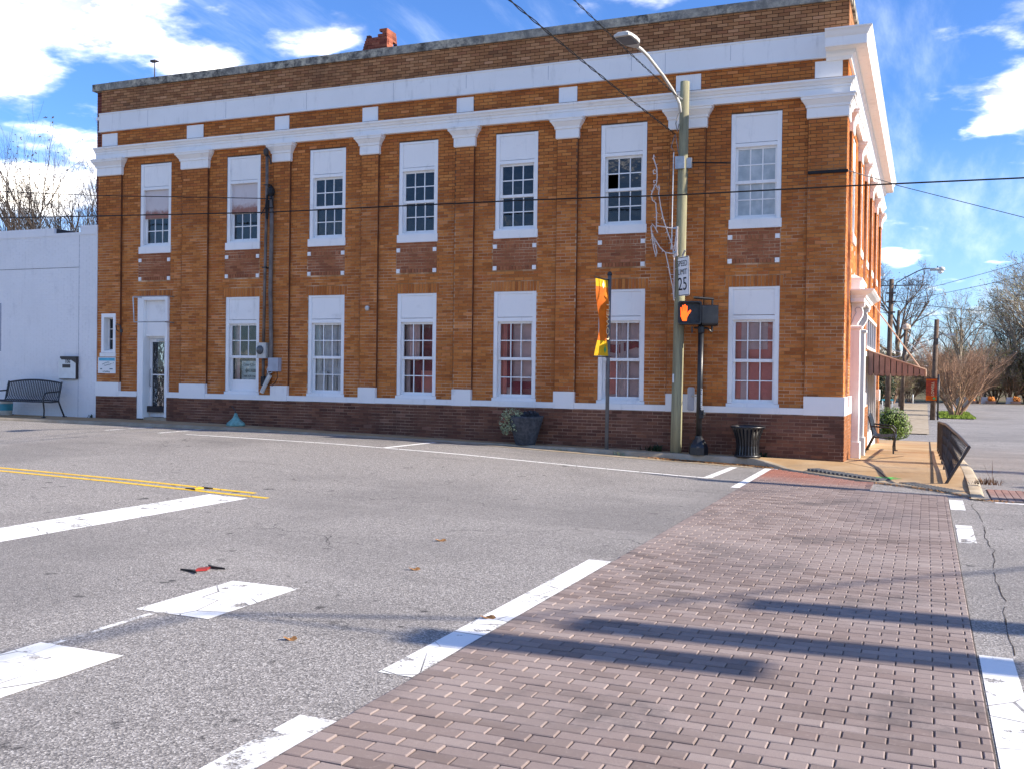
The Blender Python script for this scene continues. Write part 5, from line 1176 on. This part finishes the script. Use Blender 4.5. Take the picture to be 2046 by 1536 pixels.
m = MatB('green_spray2'); c0 = m.fin((.12, .55, .10), .9); tr = m.n('ShaderNodeBsdfTransparent'); mxs = m.n('ShaderNodeMixShader'); m.L.new(m.mr(m.noise(9, 5, .7), .42, .62), mxs.inputs[0]); m.L.new(m.b.outputs[0], mxs.inputs[1]); m.L.new(tr.outputs[0], mxs.inputs[2]); m.L.new(mxs.outputs[0], m.out.inputs[0]); M['green_spray'] = m.m
MB().add(vs, [tuple(range(14))]).build('spray_mark', 'green_spray', sidewalk)

# small weeds, leaf litter, lost reflectors
def weed(x, y, n_, h, seedv, mat='leaf_olive', lab='', spread=1.0, thin=.10):
    r = random.Random(seedv); z = wz(x, y) if y > ky(x) else rz(x, y); V = []; F = []
    for _ in range(n_):
        a = r.uniform(0, 6.28); l = h * r.uniform(.5, 1.1); o = Vector((x + r.gauss(0, .05) * spread, y + r.gauss(0, .02), z)); d = Vector((math.cos(a) * .6, math.sin(a) * .6, 1)).normalized(); sd = d.cross(Vector((0, 0, 1))).normalized() * l * thin; k = len(V)
        V += [o - sd, o + sd, o + d * l * .6 + sd, o + d * l, o + d * l * .6 - sd]; F.append((k, k + 1, k + 2, k + 3, k + 4))
    return tag(rebase(MB().add(V, F).build('weed', mat), (x, y, z)), lab, 'weed')
weed(5.55, -.2, 40, .16, 1, 'leaf_dark', 'dark weed tuft at the wall beside the wooden pole', 2.0); weed(3.75, -.62, 26, .05, 2, 'leaf_green', 'low bright green weed in the gutter below the planter', 3.0); weed(4.95, -.60, 12, .13, 3, 'leaf_pale', 'pale sprig growing from the kerb joint')
weed(11.38, -3.0, 60, .13, 4, 'leaf_brown', 'straggly dry weed clump on the side street kerb', 3.0, .06); weed(11.5, -2.6, 3, .42, 5, 'leaf_brown', 'single tall dry weed stem beside the side street kerb', .3, .008); weed(7.66, -.05, 22, .12, 6, 'leaf_dark', 'small dark weed behind the litter bin', 1.2); weed(-9.35, -.08, 14, .12, 7, 'leaf_dark', 'dark weed at the foot of the white wall corner')
r = random.Random(11); V = []; F = []
for _ in range(900):
    t = r.random(); x = 5.6 + 2.3 * t + r.gauss(0, .12); y = ky(x) - .03 - abs(r.gauss(0, .11)); z = rz(x, y) + .012; s = r.uniform(.008, .026); a = r.uniform(0, 6.28); k = len(V)
    V += [(x + s * math.cos(a + q), y + s * math.sin(a + q), z + r.uniform(0, .02)) for q in (0, 1.6, 3.1, 4.7)]; F.append((k, k + 1, k + 2, k + 3))
for _ in range(150):
    t = r.random(); x = 9.8 + 1.9 * t; y = ky(x) - .03 - abs(r.gauss(0, .10)); z = rz(x, y) + .012; s = r.uniform(.008, .024); a = r.uniform(0, 6.28); k = len(V)
    V += [(x + s * math.cos(a + q), y + s * math.sin(a + q), z + r.uniform(0, .02)) for q in (0, 1.6, 3.1, 4.7)]; F.append((k, k + 1, k + 2, k + 3))
tag(rebase(MB().add(V, F).build('leaf_litter', 'leaf_litter'), (7, -.6, -1.1)), 'dry brown leaf litter in the gutter', 'leaf litter', kind='stuff')
for i, (x, y, s, lab) in enumerate(((7.78, -13.55, .05, 'single dry leaf lying on the white crosswalk line'), (6.55, -12.3, .045, 'dry leaf on the asphalt between stop line and crosswalk'), (6.9, -14.6, .04, 'pale dry leaf near the crosswalk corner on bare asphalt'), (6.1, -10.9, .05, 'small brown leaf alone in the middle of the road'))):
    z = rz(x, y); vs = [(x + s * (1 + .35 * math.cos(3 * a)) * math.cos(a), y + s * .8 * (1 + .3 * math.cos(3 * a)) * math.sin(a), z + .012 + .012 * math.sin(2 * a)) for a in [k * math.pi / 6 for k in range(12)]]
    tag(rebase(MB().add(vs + [(x, y, z + .008)], [(k, (k + 1) % 12, 12) for k in range(12)]).build('fallen_leaf', 'leaf_litter'), (x, y, z)), lab, 'leaf')
for (x, y, lab) in ((5.03, -13.15, 'flat red reflector with black star edges beside the broken stop line'), (1.60, -9.07, 'black and yellow reflector on the double yellow line')):
    z = rz(x, y) + .005; t = thing('road_reflector', lab, 'reflector', (x, y, z))
    MB().prism([(x - .05, y + .0, z), (x - .01, y - .08, z), (x + .05, y - .01, z), (x + .01, y + .08, z)], (0, 0, .014)).build('lens', 'red_lens' if x > 3 else 'paint_yellow', t)
    for q in ([(-.15, -.10), (-.02, -.11), (.06, -.15), (-.02, -.08)], [(.16, .08), (.02, .11), (-.07, .15), (.02, .08)]): MB().prism([(x + a, y + b_, z) for a, b_ in q], (0, 0, .016)).build('edge', 'sign_black', t)

# ================================================================== OVERHEAD WIRES
def wire(pts, r_, label, mat='cable', sag=.0, n_=24, twist=0):
    pts = [Vector(p_) for p_ in pts]; P2 = []
    for a, b_ in zip(pts[:-1], pts[1:]):
        for i in range(n_): t = i / n_; q = a.lerp(b_, t); q.z -= sag * 4 * t * (1 - t); P2.append(q)
    P2.append(pts[-1]); b = MB()
    if twist:
        for ph in (0, math.pi):
            b.tube([q + Vector((math.cos(i * .9 + ph), 0, math.sin(i * .9 + ph))) * twist for i, q in enumerate(P2)], r_, 4, False)
    else: b.tube(P2, r_, 4, False)
    return tag(rebase(b.build('overhead_wire', mat), pts[0]), label, 'wire')
wire([(-16, -.62, 4.60), (-3.61, -.6, 4.22), (2.74, -.6, 4.16), (5.99, -.6, 4.09), (9.13, -.6, 4.08), (12.03, -.6, 4.05), (26, -.6, 4.3)], .014, 'black cable crossing the whole facade below the upper sashes', n_=6)
wire([(-16, -.3, 5.55), (-12.36, -.3, 5.25), (-9.05, -.28, 4.96), (-3.75, -.15, 4.62)], .010, 'thin wire from the sky over the white roof to the service mast', n_=6)
wire([(6.22, -.32, 4.76), (6.95, -.12, 4.74)], .014, 'short black cable from the pole clamp to the end window', n_=4)
wire([(9.12, -.04, 4.47), (9.97, -.2, 4.13)], .008, 'short pale tail wire off the corner cable sleeve', 'cable_grey', n_=6)
wire([(9.97, -.2, 4.12), (12.08, -.2, 3.43), (20, -.2, 1.6 + 1.0)], .006, 'thin sloping wire running out over the side street', n_=6)
wire([(5.91, -.42, 5.32), (5.51, -8, 5.38), (4.9, -22, 6.2)], .009, 'twisted service cable coming over the road to the wooden pole', 'cable', .03, 60, .012)
wire([(6.0, -.44, 6.0), (6.05, -7, 5.65), (6.2, -22, 6.6)], .007, 'wavy thin cable from the pole top out over the road', 'cable', .02, 60, .010)
# ================================================================== BARE TREES
def bare_tree(seedv, h, r0, spread=.55, levels=4, kids=(7, 6, 5, 4), stems=1, up=.12, tw=1.0, fork=.35):
    r = random.Random(seedv); out = {0: MB(), 1: MB(), 2: MB()}; tips = []
    def grow(p_, d, l, rad, lev):
        n_ = 6 if lev == 0 else (4 if lev < 3 else 3); pts = [p_]; rs = [rad]; q = p_.copy(); dd = d.copy()
        for i in range(n_):
            dd = (dd + Vector((r.gauss(0, .10), r.gauss(0, .10), r.gauss(0, .06) + up * (.4 if lev else .1)))).normalized(); q = q + dd * (l / n_); pts.append(q.copy()); rs.append(max(.003 * tw, rad * (1 - (i + 1) / n_ * (.55 if lev < 2 else .75))))
        out[0 if lev == 0 else (1 if lev < 3 else 2)].tube(pts, rs, 7 if lev == 0 else (4 if lev < 3 else 3), False)
        if lev >= levels: tips.append(q); return
        for k in range(kids[lev]):
            t = fork + (1 - fork) * (k + r.random()) / kids[lev]; s = t * n_; i = min(int(s), n_ - 1); b_ = pts[i].lerp(pts[i + 1], s - i); rr = rs[i] * (1 - (s - i)) + rs[i + 1] * (s - i)
            ax = (pts[i + 1] - pts[i]).normalized(); a = r.uniform(0, 6.28); o = ax.orthogonal().normalized(); o.rotate(Matrix.Rotation(a, 3, ax)); sp = spread * r.uniform(.7, 1.35)
            nd = (ax * math.cos(sp) + o * math.sin(sp)).normalized(); grow(b_, nd, l * r.uniform(.42, .66) * (1.15 - .4 * t), rr * .62, lev + 1)
    for s_ in range(stems):
        a = 6.28 * s_ / stems + r.random(); d = Vector((0, 0, 1)) if stems == 1 else Vector((.45 * math.cos(a), .45 * math.sin(a), 1)).normalized()
        grow(Vector((.12 * math.cos(a), .12 * math.sin(a), -.1)) if stems > 1 else Vector((0, 0, -.1)), d, h * (.62 if stems == 1 else .55), r0, 0)
    return out, tips
TREES = {}
def place_tree(kind, loc, rot, sc, label, group=None, name='bare_tree'):
    if kind not in TREES:
        sv, h, r0, sp, lv, kd, st, up_, tw, fk, mats, leaves, lm = TK[kind]
        out, tips = bare_tree(sv, h, r0, sp, lv, kd, st, up_, tw, fk)
        t = thing(name, label, 'tree'); out[0].build('trunk', mats[0], t, True, True); out[1].build('branches', mats[0], t, True, True); tag(out[2].build('twigs', mats[1], t, False, True), kind='stuff')
        if leaves:
            r = random.Random(sv); V = []; F = []
            for q in tips:
                for _ in range(leaves if leaves >= 1 else (1 if r.random() < leaves else 0)):
                    o = q + Vector((r.gauss(0, .12), r.gauss(0, .12), r.gauss(0, .12))); s = (.03 if lm == 'bark_dark' else .05) * r.uniform(.6, 1.4) * max(1, h / 9); d = Vector((r.gauss(0, 1), r.gauss(0, 1), r.gauss(0, 1))).normalized(); e = d.orthogonal().normalized(); k = len(V); V += [o - d * s, o + e * s * .5, o + d * s, o - e * s * .5]; F.append((k, k + 1, k + 2, k + 3))
            tag(MB().add(V, F).build('leaves', lm, t, False, True), kind='stuff')
        TREES[kind] = t
    else: t = copy_tree(TREES[kind])
    t.location = loc; t.rotation_euler = (0, 0, rot); t.scale = (sc, sc, sc); t['label'] = label
    if group: t['group'] = group
    elif 'group' in t: del t['group']
    return t
TK = {'oak': (21, 11, .22, .60, 4, (9, 7, 6, 4), 1, .06, 2.2, .30, ('bark', 'twig_dark'), .35, 'leaf_brown'),
      'ash': (34, 12, .20, .48, 4, (9, 7, 6, 4), 1, .10, 2.2, .38, ('bark_grey', 'bark_grey'), .5, 'leaf_olive'),
      'myrtle': (47, 5.0, .06, .34, 3, (8, 8, 7, 4), 9, .16, .8, .15, ('twig_brown', 'twig_brown'), 0, None),
      'slim': (58, 9, .055, .38, 3, (10, 7, 6, 4), 5, .14, .7, .22, ('bark_dark', 'bark_dark'), .3, 'bark_dark'),
      'scrub': (63, 5.5, .05, .55, 3, (9, 8, 8, 4), 8, .08, 2.4, .12, ('twig_brown', 'bark_grey'), .6, 'leaf_olive')}
BT = 'bare trees beyond the far parking lot'
# behind the white building
place_tree('slim', (-19.4, 9.0, -.8), 0.4, 1.5, 'slender leafless tree rising behind the white roof against the brick', name='bare_tree')
place_tree('slim', (-23.6, 10.5, -.8), 2.2, 1.55, 'leafless many-stemmed tree behind the left end of the white roof')
place_tree('slim', (-24.5, 15.5, -.8), 4.0, 1.6, 'thin leafless tree farther back behind the white roof')
# along the side street
place_tree('myrtle', (12.3, 52, -1.75), 0.3, 1.30, 'vase-shaped leafless crape myrtle behind the red banner')
place_tree('myrtle', (13.0, 62, -1.75), 1.9, 1.15, 'farther leafless crape myrtle behind the first one')
place_tree('oak', (8.6, 74, -1.8), 0.2, 1.25, 'tall spreading leafless oak above the far end of the path')
place_tree('oak', (3.5, 66, -1.8), 2.0, 1.0, 'leafless oak partly hidden by the lit brick corner')
place_tree('ash', (13.2, 84, -1.8), 1.2, 1.0, 'leafless tree with olive remnants right of the tall oak')
for i, (x, y, k, sc, rt) in enumerate([(22.5, 100, 'ash', 1.35, .3), (25.2, 104, 'oak', 1.45, 1.4), (27.5, 99, 'ash', 1.5, 2.5), (19.3, 106, 'oak', 1.1, 3.3), (16.6, 103, 'ash', .85, 4.1), (30.5, 103, 'oak', 1.4, 5.2), (24.0, 112, 'oak', 1.25, 2.2), (34, 108, 'ash', 1.3, .9), (13.5, 110, 'oak', .9, .5), (38, 104, 'oak', 1.3, 1.1), (42, 110, 'ash', 1.3, 3.1), (20.8, 99, 'ash', 1.2, 5.0), (23.4, 101, 'oak', 1.5, 3.9), (26.3, 108, 'ash', 1.6, .1), (28.8, 107, 'oak', 1.5, 2.9), (18.2, 112, 'ash', 1.0, 1.9)]):
    place_tree(k, (x, y, -1.8), rt, sc, 'bare winter tree in the row beyond the far parking lot', BT)
for i, (x, y, sc, rt) in enumerate([(9.0, 92, 1.1, .2), (11.5, 96, 1.2, 1.2), (14.5, 98, 1.2, 2.1), (17.5, 100, 1.1, 3.0), (20.5, 101, 1.1, 4.4), (23.5, 102, 1.1, 5.1), (26.5, 102, 1.2, 1.7), (29.5, 101, 1.1, .7), (6.0, 88, 1.2, 2.6), (3.0, 86, 1.3, 4.1), (32.5, 104, 1.2, 3.6), (36, 105, 1.2, 5.7), (7.5, 84, 1.3, 1.0), (4.8, 80, 1.4, 3.9), (6.4, 72, 1.2, .4), (12.5, 90, 1.5, 5.5), (15.5, 95, 1.5, .9), (18.8, 98, 1.5, 4.8), (21.8, 100, 1.6, 2.2), (24.8, 101, 1.6, .3), (27.8, 102, 1.7, 3.3)]):
    place_tree('scrub', (x, y, -1.8), rt, sc, 'low leafless thicket tree at the foot of the far tree row', 'thicket trees under the far row', 'thicket_tree')
eg = thing('evergreen_tree', 'dark dense evergreen among the bare trees beyond the parking lot', 'tree', (21.6, 97, -1.8)); tag(leaf_cloud([(21.6, 97, 1.2 + k * 1.0, 1.5 - k * .22, 1.5 - k * .22, .9, 1.4 - .2 * k) for k in range(6)], 2600, .16, 8).build('crown', 'leaf_dark', eg), kind='stuff'); MB().tube([(21.6, 97, -1.9), (21.6, 97, 4.5)], [.18, .05], 6).build('trunk', 'bark', eg)
eh = thing('evergreen_hedge', 'dark evergreen hedge at the end of the path left of the wooden pole', 'hedge', (6.3, 70, -1.8)); tag(leaf_cloud([(5.6 + k * .9, 70 + .3 * k, -.2, .9, .9, 1.6, 1) for k in range(3)], 1500, .13, 9).build('foliage', 'leaf_dark', eh), kind='stuff'); MB().tube([(6.3, 70, -1.9), (6.3, 70, -.5)], .08, 6).build('stem', 'bark', eh)
oy = thing('olive_tree', 'yellowish leafy treetop showing over the white roof', 'tree', (-27.1, 14, -.8)); tag(leaf_cloud([(-27.1, 14, 4.6, 1.1, 1.0, 1.2, 1), (-25.9, 14.5, 4.4, .9, .9, 1.0, .6), (-28.3, 14, 4.3, 1.0, 1.0, 1.0, .6)], 1300, .10, 10).build('crown', 'leaf_olive', oy), kind='stuff'); MB().tube([(-27.1, 14, -.8), (-27.0, 14, 4.3)], [.16, .05], 6).build('trunk', 'bark', oy)
# round shrub at the end of the building
zz_ = wz(9.7, 19.5)
sb = thing('round_shrub', 'round glossy green shrub on the pavement past the brick corner', 'shrub', (9.45, 20, zz_)); tag(leaf_cloud([(9.42, 20.4, zz_ + .62, .62, .55, .58, 3), (9.12, 20.9, zz_ + .66, .50, .5, .55, 1), (9.62, 20.3, zz_ + .42, .5, .45, .42, 1.4), (9.42, 20.3, zz_ + .22, .58, .45, .26, 1.6)], 4200, .036, 12).build('foliage', 'leaf_green', sb), kind='stuff')
tag(leaf_cloud([(9.40, 20.5, zz_ + .58, .46, .42, .46, 1)], 900, .07, 13).build('inner_foliage', 'leaf_dark', sb), kind='stuff'); MB().tube([(9.42, 20.5, zz_ - .05), (9.42, 20.5, zz_ + .4)], .03, 5).build('stem', 'bark', sb)

BP.location += Vector((.05, -.165, 0)); BN.location += Vector((.05, -.165, 0))

# ================================================================== DOWN THE SIDE STREET
def scroll(c, r_, a0, turns, d=1, n_=18): return [(c[0] + r_ * (1 - .75 * k / n_) * math.cos(a0 + d * turns * 6.28 * k / n_), c[1], c[2] + r_ * (1 - .75 * k / n_) * math.sin(a0 + d * turns * 6.28 * k / n_)) for k in range(n_ + 1)]
P2 = thing('ornate_lamp_pole', 'old wooden pole with scrolled iron arms and a cobra street lamp behind the brick corner', 'street lamp', (8.6, 42, -1.7))
MB().tube([(8.5, 42, -1.8), (8.62, 42, 6.3)], [.16, .13], 10).build('pole', 'wood_pole_old', P2, True)
sa = MB().tube([(7.3, 42, 5.93), (10.65, 42, 5.93)], .035, 6); sa.build('cross_arm', 'lamp_dark', P2)
MB().tube([(8.8, 42, 5.7), (8.9, 42, 6.1), (9.3, 42, 6.35), (10.0, 42, 6.72), (10.35, 42, 6.86), (10.7, 42, 6.85)], .035, 6).build('lamp_arm', 'lamp_dark', P2)
lh = MB().obox((10.95, 42, 6.80), (.62, .22, .14)).lathe([(.17, .02), (.2, .10), (.15, .2), (.05, .25)], (11.25, 42, 6.70), 12).build('lamp_head', 'lamp_grey', P2, True); MB().lathe([(.03, -.16), (.13, -.09), (.17, 0)], (11.2, 42, 6.70), 12).build('lamp_globe', 'plastic_white', P2, True); MB().lathe([(.03, 0), (.03, .08)], (11.05, 42, 6.9), 6).build('photocell', 'sign_black', P2)
for cx_, d in ((9.30, 1), (9.62, -1), (10.2, -1), (8.1, 1), (7.6, -1)): MB().tube(scroll((cx_, 42, 6.10), .14, -1.57, 1.3, d), .018, 4).build('scroll', 'lamp_dark', P2)
MB().tube([(9.62, 42, 6.24), (9.78, 42, 6.28), (9.95, 42, 6.16), (10.15, 42, 5.98)], .018, 4).build('scroll_bar', 'lamp_dark', P2); MB().tube([(8.45, 42, 5.9), (8.4, 42, 6.15), (8.15, 42, 6.3), (7.9, 42, 6.3)], .03, 5).build('lamp_arm', 'lamp_dark', P2)
MB().frustum([(6.5, 7.75, 8.2, 41.8, 42.2), (6.62, 7.72, 8.25, 41.78, 42.22), (7.0, 7.72, 8.05, 41.8, 42.2)]).build('flood_lamp', 'plastic_white', P2)
for z in (5.45, 4.95, 4.35): MB().box(8.35, 8.85, 41.85, 42.0, z, z + .09).build('insulator_bar', 'wood_pole_old', P2)
P3 = thing('decorated_pole', 'slim wooden pole with white scrolled holiday lights beside the path', 'pole', (9.0, 60, -1.75))
MB().tube([(8.9, 60, -1.8), (9.1, 60, 4.3)], [.15, .12], 8).build('pole', 'wood_pole_old', P3, True); MB().lathe([(.05, 0), (.28, .12), (.28, .35), (.08, .5)], (9.15, 60, 4.15), 8).build('lamp_head', 'awning_trim', P3)
for (cx_, cz_, rx, rz_) in ((10.35, 3.3, .32, .22), (10.5, 2.35, .42, .22), (10.6, 1.75, .42, .22), (8.4, 2.4, .4, .22)): MB().tube([(cx_ + rx * math.cos(a), 60, cz_ + rz_ * math.sin(a)) for a in [k * 6.28 / 20 for k in range(20)]], .022, 4, closed=True).build('light_loop', 'decor_white', P3)
for q in ([(9.25, 4.0), (9.5, 3.7), (9.9, 3.3), (10.2, 3.1), (10.5, 3.1)], [(9.1, 3.4), (9.6, 3.0), (10.0, 2.5), (10.3, 2.25)], [(9.2, 2.6), (9.8, 3.1), (10.1, 3.35)], [(8.5, 2.6), (9.3, 2.62), (9.9, 2.62)], [(9.2, 1.9), (9.8, 2.0), (10.3, 1.95)]): MB().tube([(x, 60, z) for x, z in q], .02, 4).build('light_string', 'decor_white', P3)
P4 = thing('side_street_pole', 'brown wooden pole standing behind the red banner', 'utility pole', (11.0, 44.5, -1.7))
MB().tube([(10.93, 44.5, -1.8), (11.08, 44.5, 4.1)], [.15, .13], 8).build('pole', 'wood_pole_old', P4, True); MB().tube([(11.05, 44.5, 3.1), (11.4, 44.5, 3.25), (11.7, 44.5, 3.22)], .03, 5).build('lamp_arm', 'lamp_dark', P4); MB().obox((11.85, 44.5, 3.2), (.5, .2, .12)).build('lamp_head', 'lamp_grey', P4)
B4 = thing('banner_post', 'black post beside the side street pole holding the red banner', 'post', (11.18, 43, -1.7)); MB().tube([(11.20, 43, -1.75), (11.22, 43, .85)], .05, 8).build('pole', 'black_metal', B4, True); MB().tube([(11.2, 43, .62), (10.5, 43, .62)], .02, 5).build('banner_arm', 'black_metal', B4); MB().tube([(11.2, 43, -.65), (10.5, 43, -.65)], .02, 5).build('banner_arm', 'black_metal', B4)
N4 = thing('town_banner', 'flat red LOWELL banner on the black post down the side street', 'banner', (10.85, 43, -.65)); MB().box(10.55, 11.14, 42.98, 43.0, -.36, .50).build('cloth', 'banner_red', N4); MB().box(10.55, 11.14, 42.981, 42.999, -.64, -.36).build('lower_panel', 'banner_orange', N4); MB().box(10.55, 11.14, 42.981, 42.999, .50, .60).build('top_panel', 'banner_orange', N4)
text_mesh('LOWELL', .21, 'banner_text', N4, (10.92, 42.97, .03), (0, 0, 1), (-1, 0, 0)); MB().prism([(10.98, 42.97, -.60), (11.08, 42.97, -.50), (10.98, 42.97, -.42), (10.9, 42.97, -.52)], (0, -.01, 0)).build('leaf_print', 'banner_green', N4)
gp = tag(sheet('lawn', list(np.linspace(11.35, 13.4, 8)), list(np.linspace(47, 60, 10)), road_z, 'grass', .05), kind='structure')
r = random.Random(5); V = []; F = []
for _ in range(2500):
    x, y = r.uniform(11.35, 13.4), r.uniform(47, 60); z = rz(x, y) + .05; h = r.uniform(.05, .14); a = r.uniform(0, 3.14); k = len(V); V += [(x - .03 * math.cos(a), y - .03 * math.sin(a), z), (x + .03 * math.cos(a), y + .03 * math.sin(a), z), (x + r.gauss(0, .03), y, z + h)]; F.append((k, k + 1, k + 2))
tag(rebase(MB().add(V, F).build('grass', 'grass'), (12.3, 53, -1.8)), 'bright green grass on the small verge', 'grass', kind='stuff')
S4 = thing('stop_sign', 'grey back of an octagonal road sign on a short post by the verge', 'sign', (12.75, 52, -1.75)); MB().tube([(12.75, 52, -1.8), (12.75, 52, -.6)], .035, 6).build('post', 'dark_metal', S4); MB().prism([(12.75 + .4 * math.cos(R(22.5 + 45 * k)), 52.04, -.85 + .4 * math.sin(R(22.5 + 45 * k))) for k in range(8)], (0, .01, 0)).build('plate', 'barrier_grey', S4)
tag(auto_base(MB().lathe([(.06, 0), (.06, .8), (.03, .86)], (9.45, 80, -1.68), 8).build('bollard', 'plastic_white', None, True)), 'white bollard standing at the end of the path', 'bollard')
tag(auto_base(MB().tube([(12.15, 60, -1.75), (12.15, 60, -1.0)], .05, 6).build('marker_post', 'paint_yellow')), 'short yellow marker post behind the verge', 'post')
for i, (xo, xg, lab) in enumerate(((14.75, 14.1, 'below the crape myrtle'), (16.55, 16.0, 'before the far utility poles'), (18.85, 18.3, 'under the tall bare trees'))):
    y = 90.5 + i * .6; t = thing('street_planter', 'low far planter of orange grass ' + lab, 'planter', (xo, y, -1.75)); MB().frustum([(-1.75, xo - .42, xo + .42, y - .4, y + .4), (-1.5, xo - .5, xo + .5, y - .48, y + .48)]).build('pot', 'awning', t); tag(leaf_cloud([(xo, y, -1.30, .42, .4, .28, 1)], 160, .12, 40 + i).build('grass_tuft', 'orange_plastic', t), kind='stuff')
    tag(auto_base(MB().frustum([(-1.75, xg - .36, xg + .36, y - .3, y + .3), (-1.1, xg - .28, xg + .28, y - .22, y + .22)]).build('concrete_barrier', 'barrier_grey')), 'squat pale concrete block ' + lab, 'barrier')
    MB()
for i, (x, y, h, lab) in enumerate(((17.3, 100, 4.2, 'thin far utility pole left of the other two'), (18.9, 99, 4.4, 'far brown utility pole before the bare trees'), (20.2, 98, 4.2, 'far pale utility pole beside the evergreen'))):
    t = thing('far_utility_pole', lab, 'utility pole', (x, y, -1.8)); MB().tube([(x, y, -1.85), (x, y, h - 1.0)], [.12, .09], 6).build('pole', 'wood_pole' if i == 2 else 'wood_pole_old', t); MB().box(x - .8, x + .8, y - .05, y + .05, h - 1.5, h - 1.4).build('cross_arm', 'wood_pole_old', t)
wire([(8.7, 41.9, 5.3), (14.2, 25, 5.33), (19.5, 8, 6.2)], .012, 'upper grey wire from the ornate lamp pole rising over the street', 'cable_grey', .05, 12); wire([(8.7, 41.9, 4.95), (14.2, 25, 4.77), (19.5, 8, 5.2)], .012, 'lower grey wire from the ornate lamp pole rising over the street', 'cable_grey', .05, 12)
wire([(8.7, 42.1, 5.05), (17.0, 60, 5.35), (40, 110, 7.5)], .02, 'dark wire running from the ornate lamp pole past the oak', 'cable', .12, 12); wire([(9.3, 60, 4.5), (20, 76, 5.0), (40, 105, 6.8)], .02, 'dark wire crossing above the crape myrtle', 'cable', .12, 12)
wire([(11.05, 44.5, 3.0), (9.2, 60, 3.9)], .014, 'pale slack cable between the banner pole and the decorated pole', 'cable_grey', 1.5, 16)
wh = thing('white_house', 'white weatherboard house seen as a sliver past the brick corner', 'house', (4.6, 63, -1.75)); MB().box(1.8, 7.0, 60, 67, -1.8, 1.4).build('wall', 'house_white', wh); MB().prism([(1.4, 59.7, 1.4), (7.2, 59.7, 1.4), (4.3, 59.7, 3.0)], (0, 7.6, 0)).build('roof', 'roof_dark', wh)
for x in (2.6, 5.2): MB().box(x, x + .8, 59.95, 60.02, -.6, .7).build('window', 'meter_glass', wh)
gt = thing('garden_table', 'small white-framed blue table by the far hedge', 'table', (7.7, 66, -1.75)); MB().box(7.3, 8.15, 65.6, 66.4, -1.15, -1.05).build('top', 'plastic_teal', gt)
for x in (7.36, 8.09):
    for y in (65.66, 66.34): MB().box(x - .04, x + .04, y - .04, y + .04, -1.8, -1.15).build('leg', 'plastic_white', gt)

# ================================================================== BEYOND THE FRAME (what throws the street shadows and shows in the glass)
MA = thing('signal_mast', 'steel signal mast arm reaching over the side street', 'signal mast', (27.5, -3.6, -1.15))
MB().tube([(27.5, -3.6, -1.2), (27.5, -3.6, 5.4)], [.16, .11], 12).build('pole', 'galv', MA, True); MB().tube([(27.5, -3.6, 4.75), (23, -3.1, 5.0), (18.3, -2.62, 5.05)], [.17, .15, .12], 10).build('mast_arm', 'galv', MA, True); MB().tube([(27.5, -3.55, 5.35), (18.3, -2.3, 5.62)], .06, 6).build('stay', 'galv', MA)
for i, (x, y, zb_, h, lab) in enumerate(((18.6, -13.15, 3.9, 1.15, 'nearest the crosswalk'), (20.6, -12.35, 4.2, 1.5, 'between the other two heads'), (21.6, -11.2, 4.5, 1.2, 'farthest along the span wire'))):
    t = thing('traffic_signal', 'hanging black traffic signal head on the span wire, ' + lab, 'traffic signal', (x, y, zb_)); MB().box(x - .1, x + .1, y - .19, y + .19, zb_, zb_ + h).build('housing', 'black_metal', t); MB().tube([(x, y, zb_ + h), (x, y, 6.0)], .02, 5).build('hanger', 'galv', t)
    for k in range(3): MB().lathe([(.13, 0), (.14, .1)], (x - .05, y, zb_ + h * (k + .35) / 3), 10, False).build('visor', 'black_metal', t)
wire([(17.5, -22, 6.6), (18.6, -13.15, 5.95), (20.6, -12.35, 5.95), (21.6, -11.2, 5.95), (27.5, -3.6, 5.3)], .03, 'span wire carrying the hanging traffic signals', 'cable', 0, 8)
for i, (x, y, sc) in enumerate(((25.5, 2.5, 1.0), (24.6, -.9, .75))):  # pines added out of view to cast solid shade on the side street
    t = thing('shade_pine', 'unseen dark pine added to shade the side street, ' + ('the taller one' if i == 0 else 'the shorter one'), 'tree', (x, y, -1.2)); tag(leaf_cloud([(x, y, -1 + (1.5 + k * 1.15) * sc, (1.9 - k * .24) * sc, (1.7 - k * .22) * sc, .8 * sc, 1.6 - .2 * k) for k in range(7)], 2600, .17, 60 + i).build('crown', 'leaf_dark', t), kind='stuff'); MB().tube([(x, y, -1.3), (x, y, 6.5 * sc)], [.2, .05], 7).build('trunk', 'bark', t)
SH = thing('storefront_building', 'low tan shop block across the main street', 'building', (0, -52, -1)); MB().box(-34, 30, -60, -48, -1.3, 4.2).build('wall', 'shop_tan', SH); MB().box(-34.2, 30.2, -60, -47.8, 4.2, 4.5).build('parapet', 'white_wall', SH)
for k in range(14): MB().box(-32.5 + k * 4.4, -29.6 + k * 4.4, -48.05, -47.96, -.6, 1.8).build('window', 'meter_glass', SH)
for k in range(14): MB().box(-33.2 + k * 4.4, -28.9 + k * 4.4, -48, -47.2, 2.1, 2.5).build('canopy', 'awning', SH)
for i, (x, sc) in enumerate(((-22, 1.5), (-9, 1.4), (3, 1.6), (15, 1.4))): place_tree('oak', (x, -66 - i, -1.2), i * 1.3, sc, 'tall leafless oak standing behind the tan shop block', 'oaks behind the shop block')
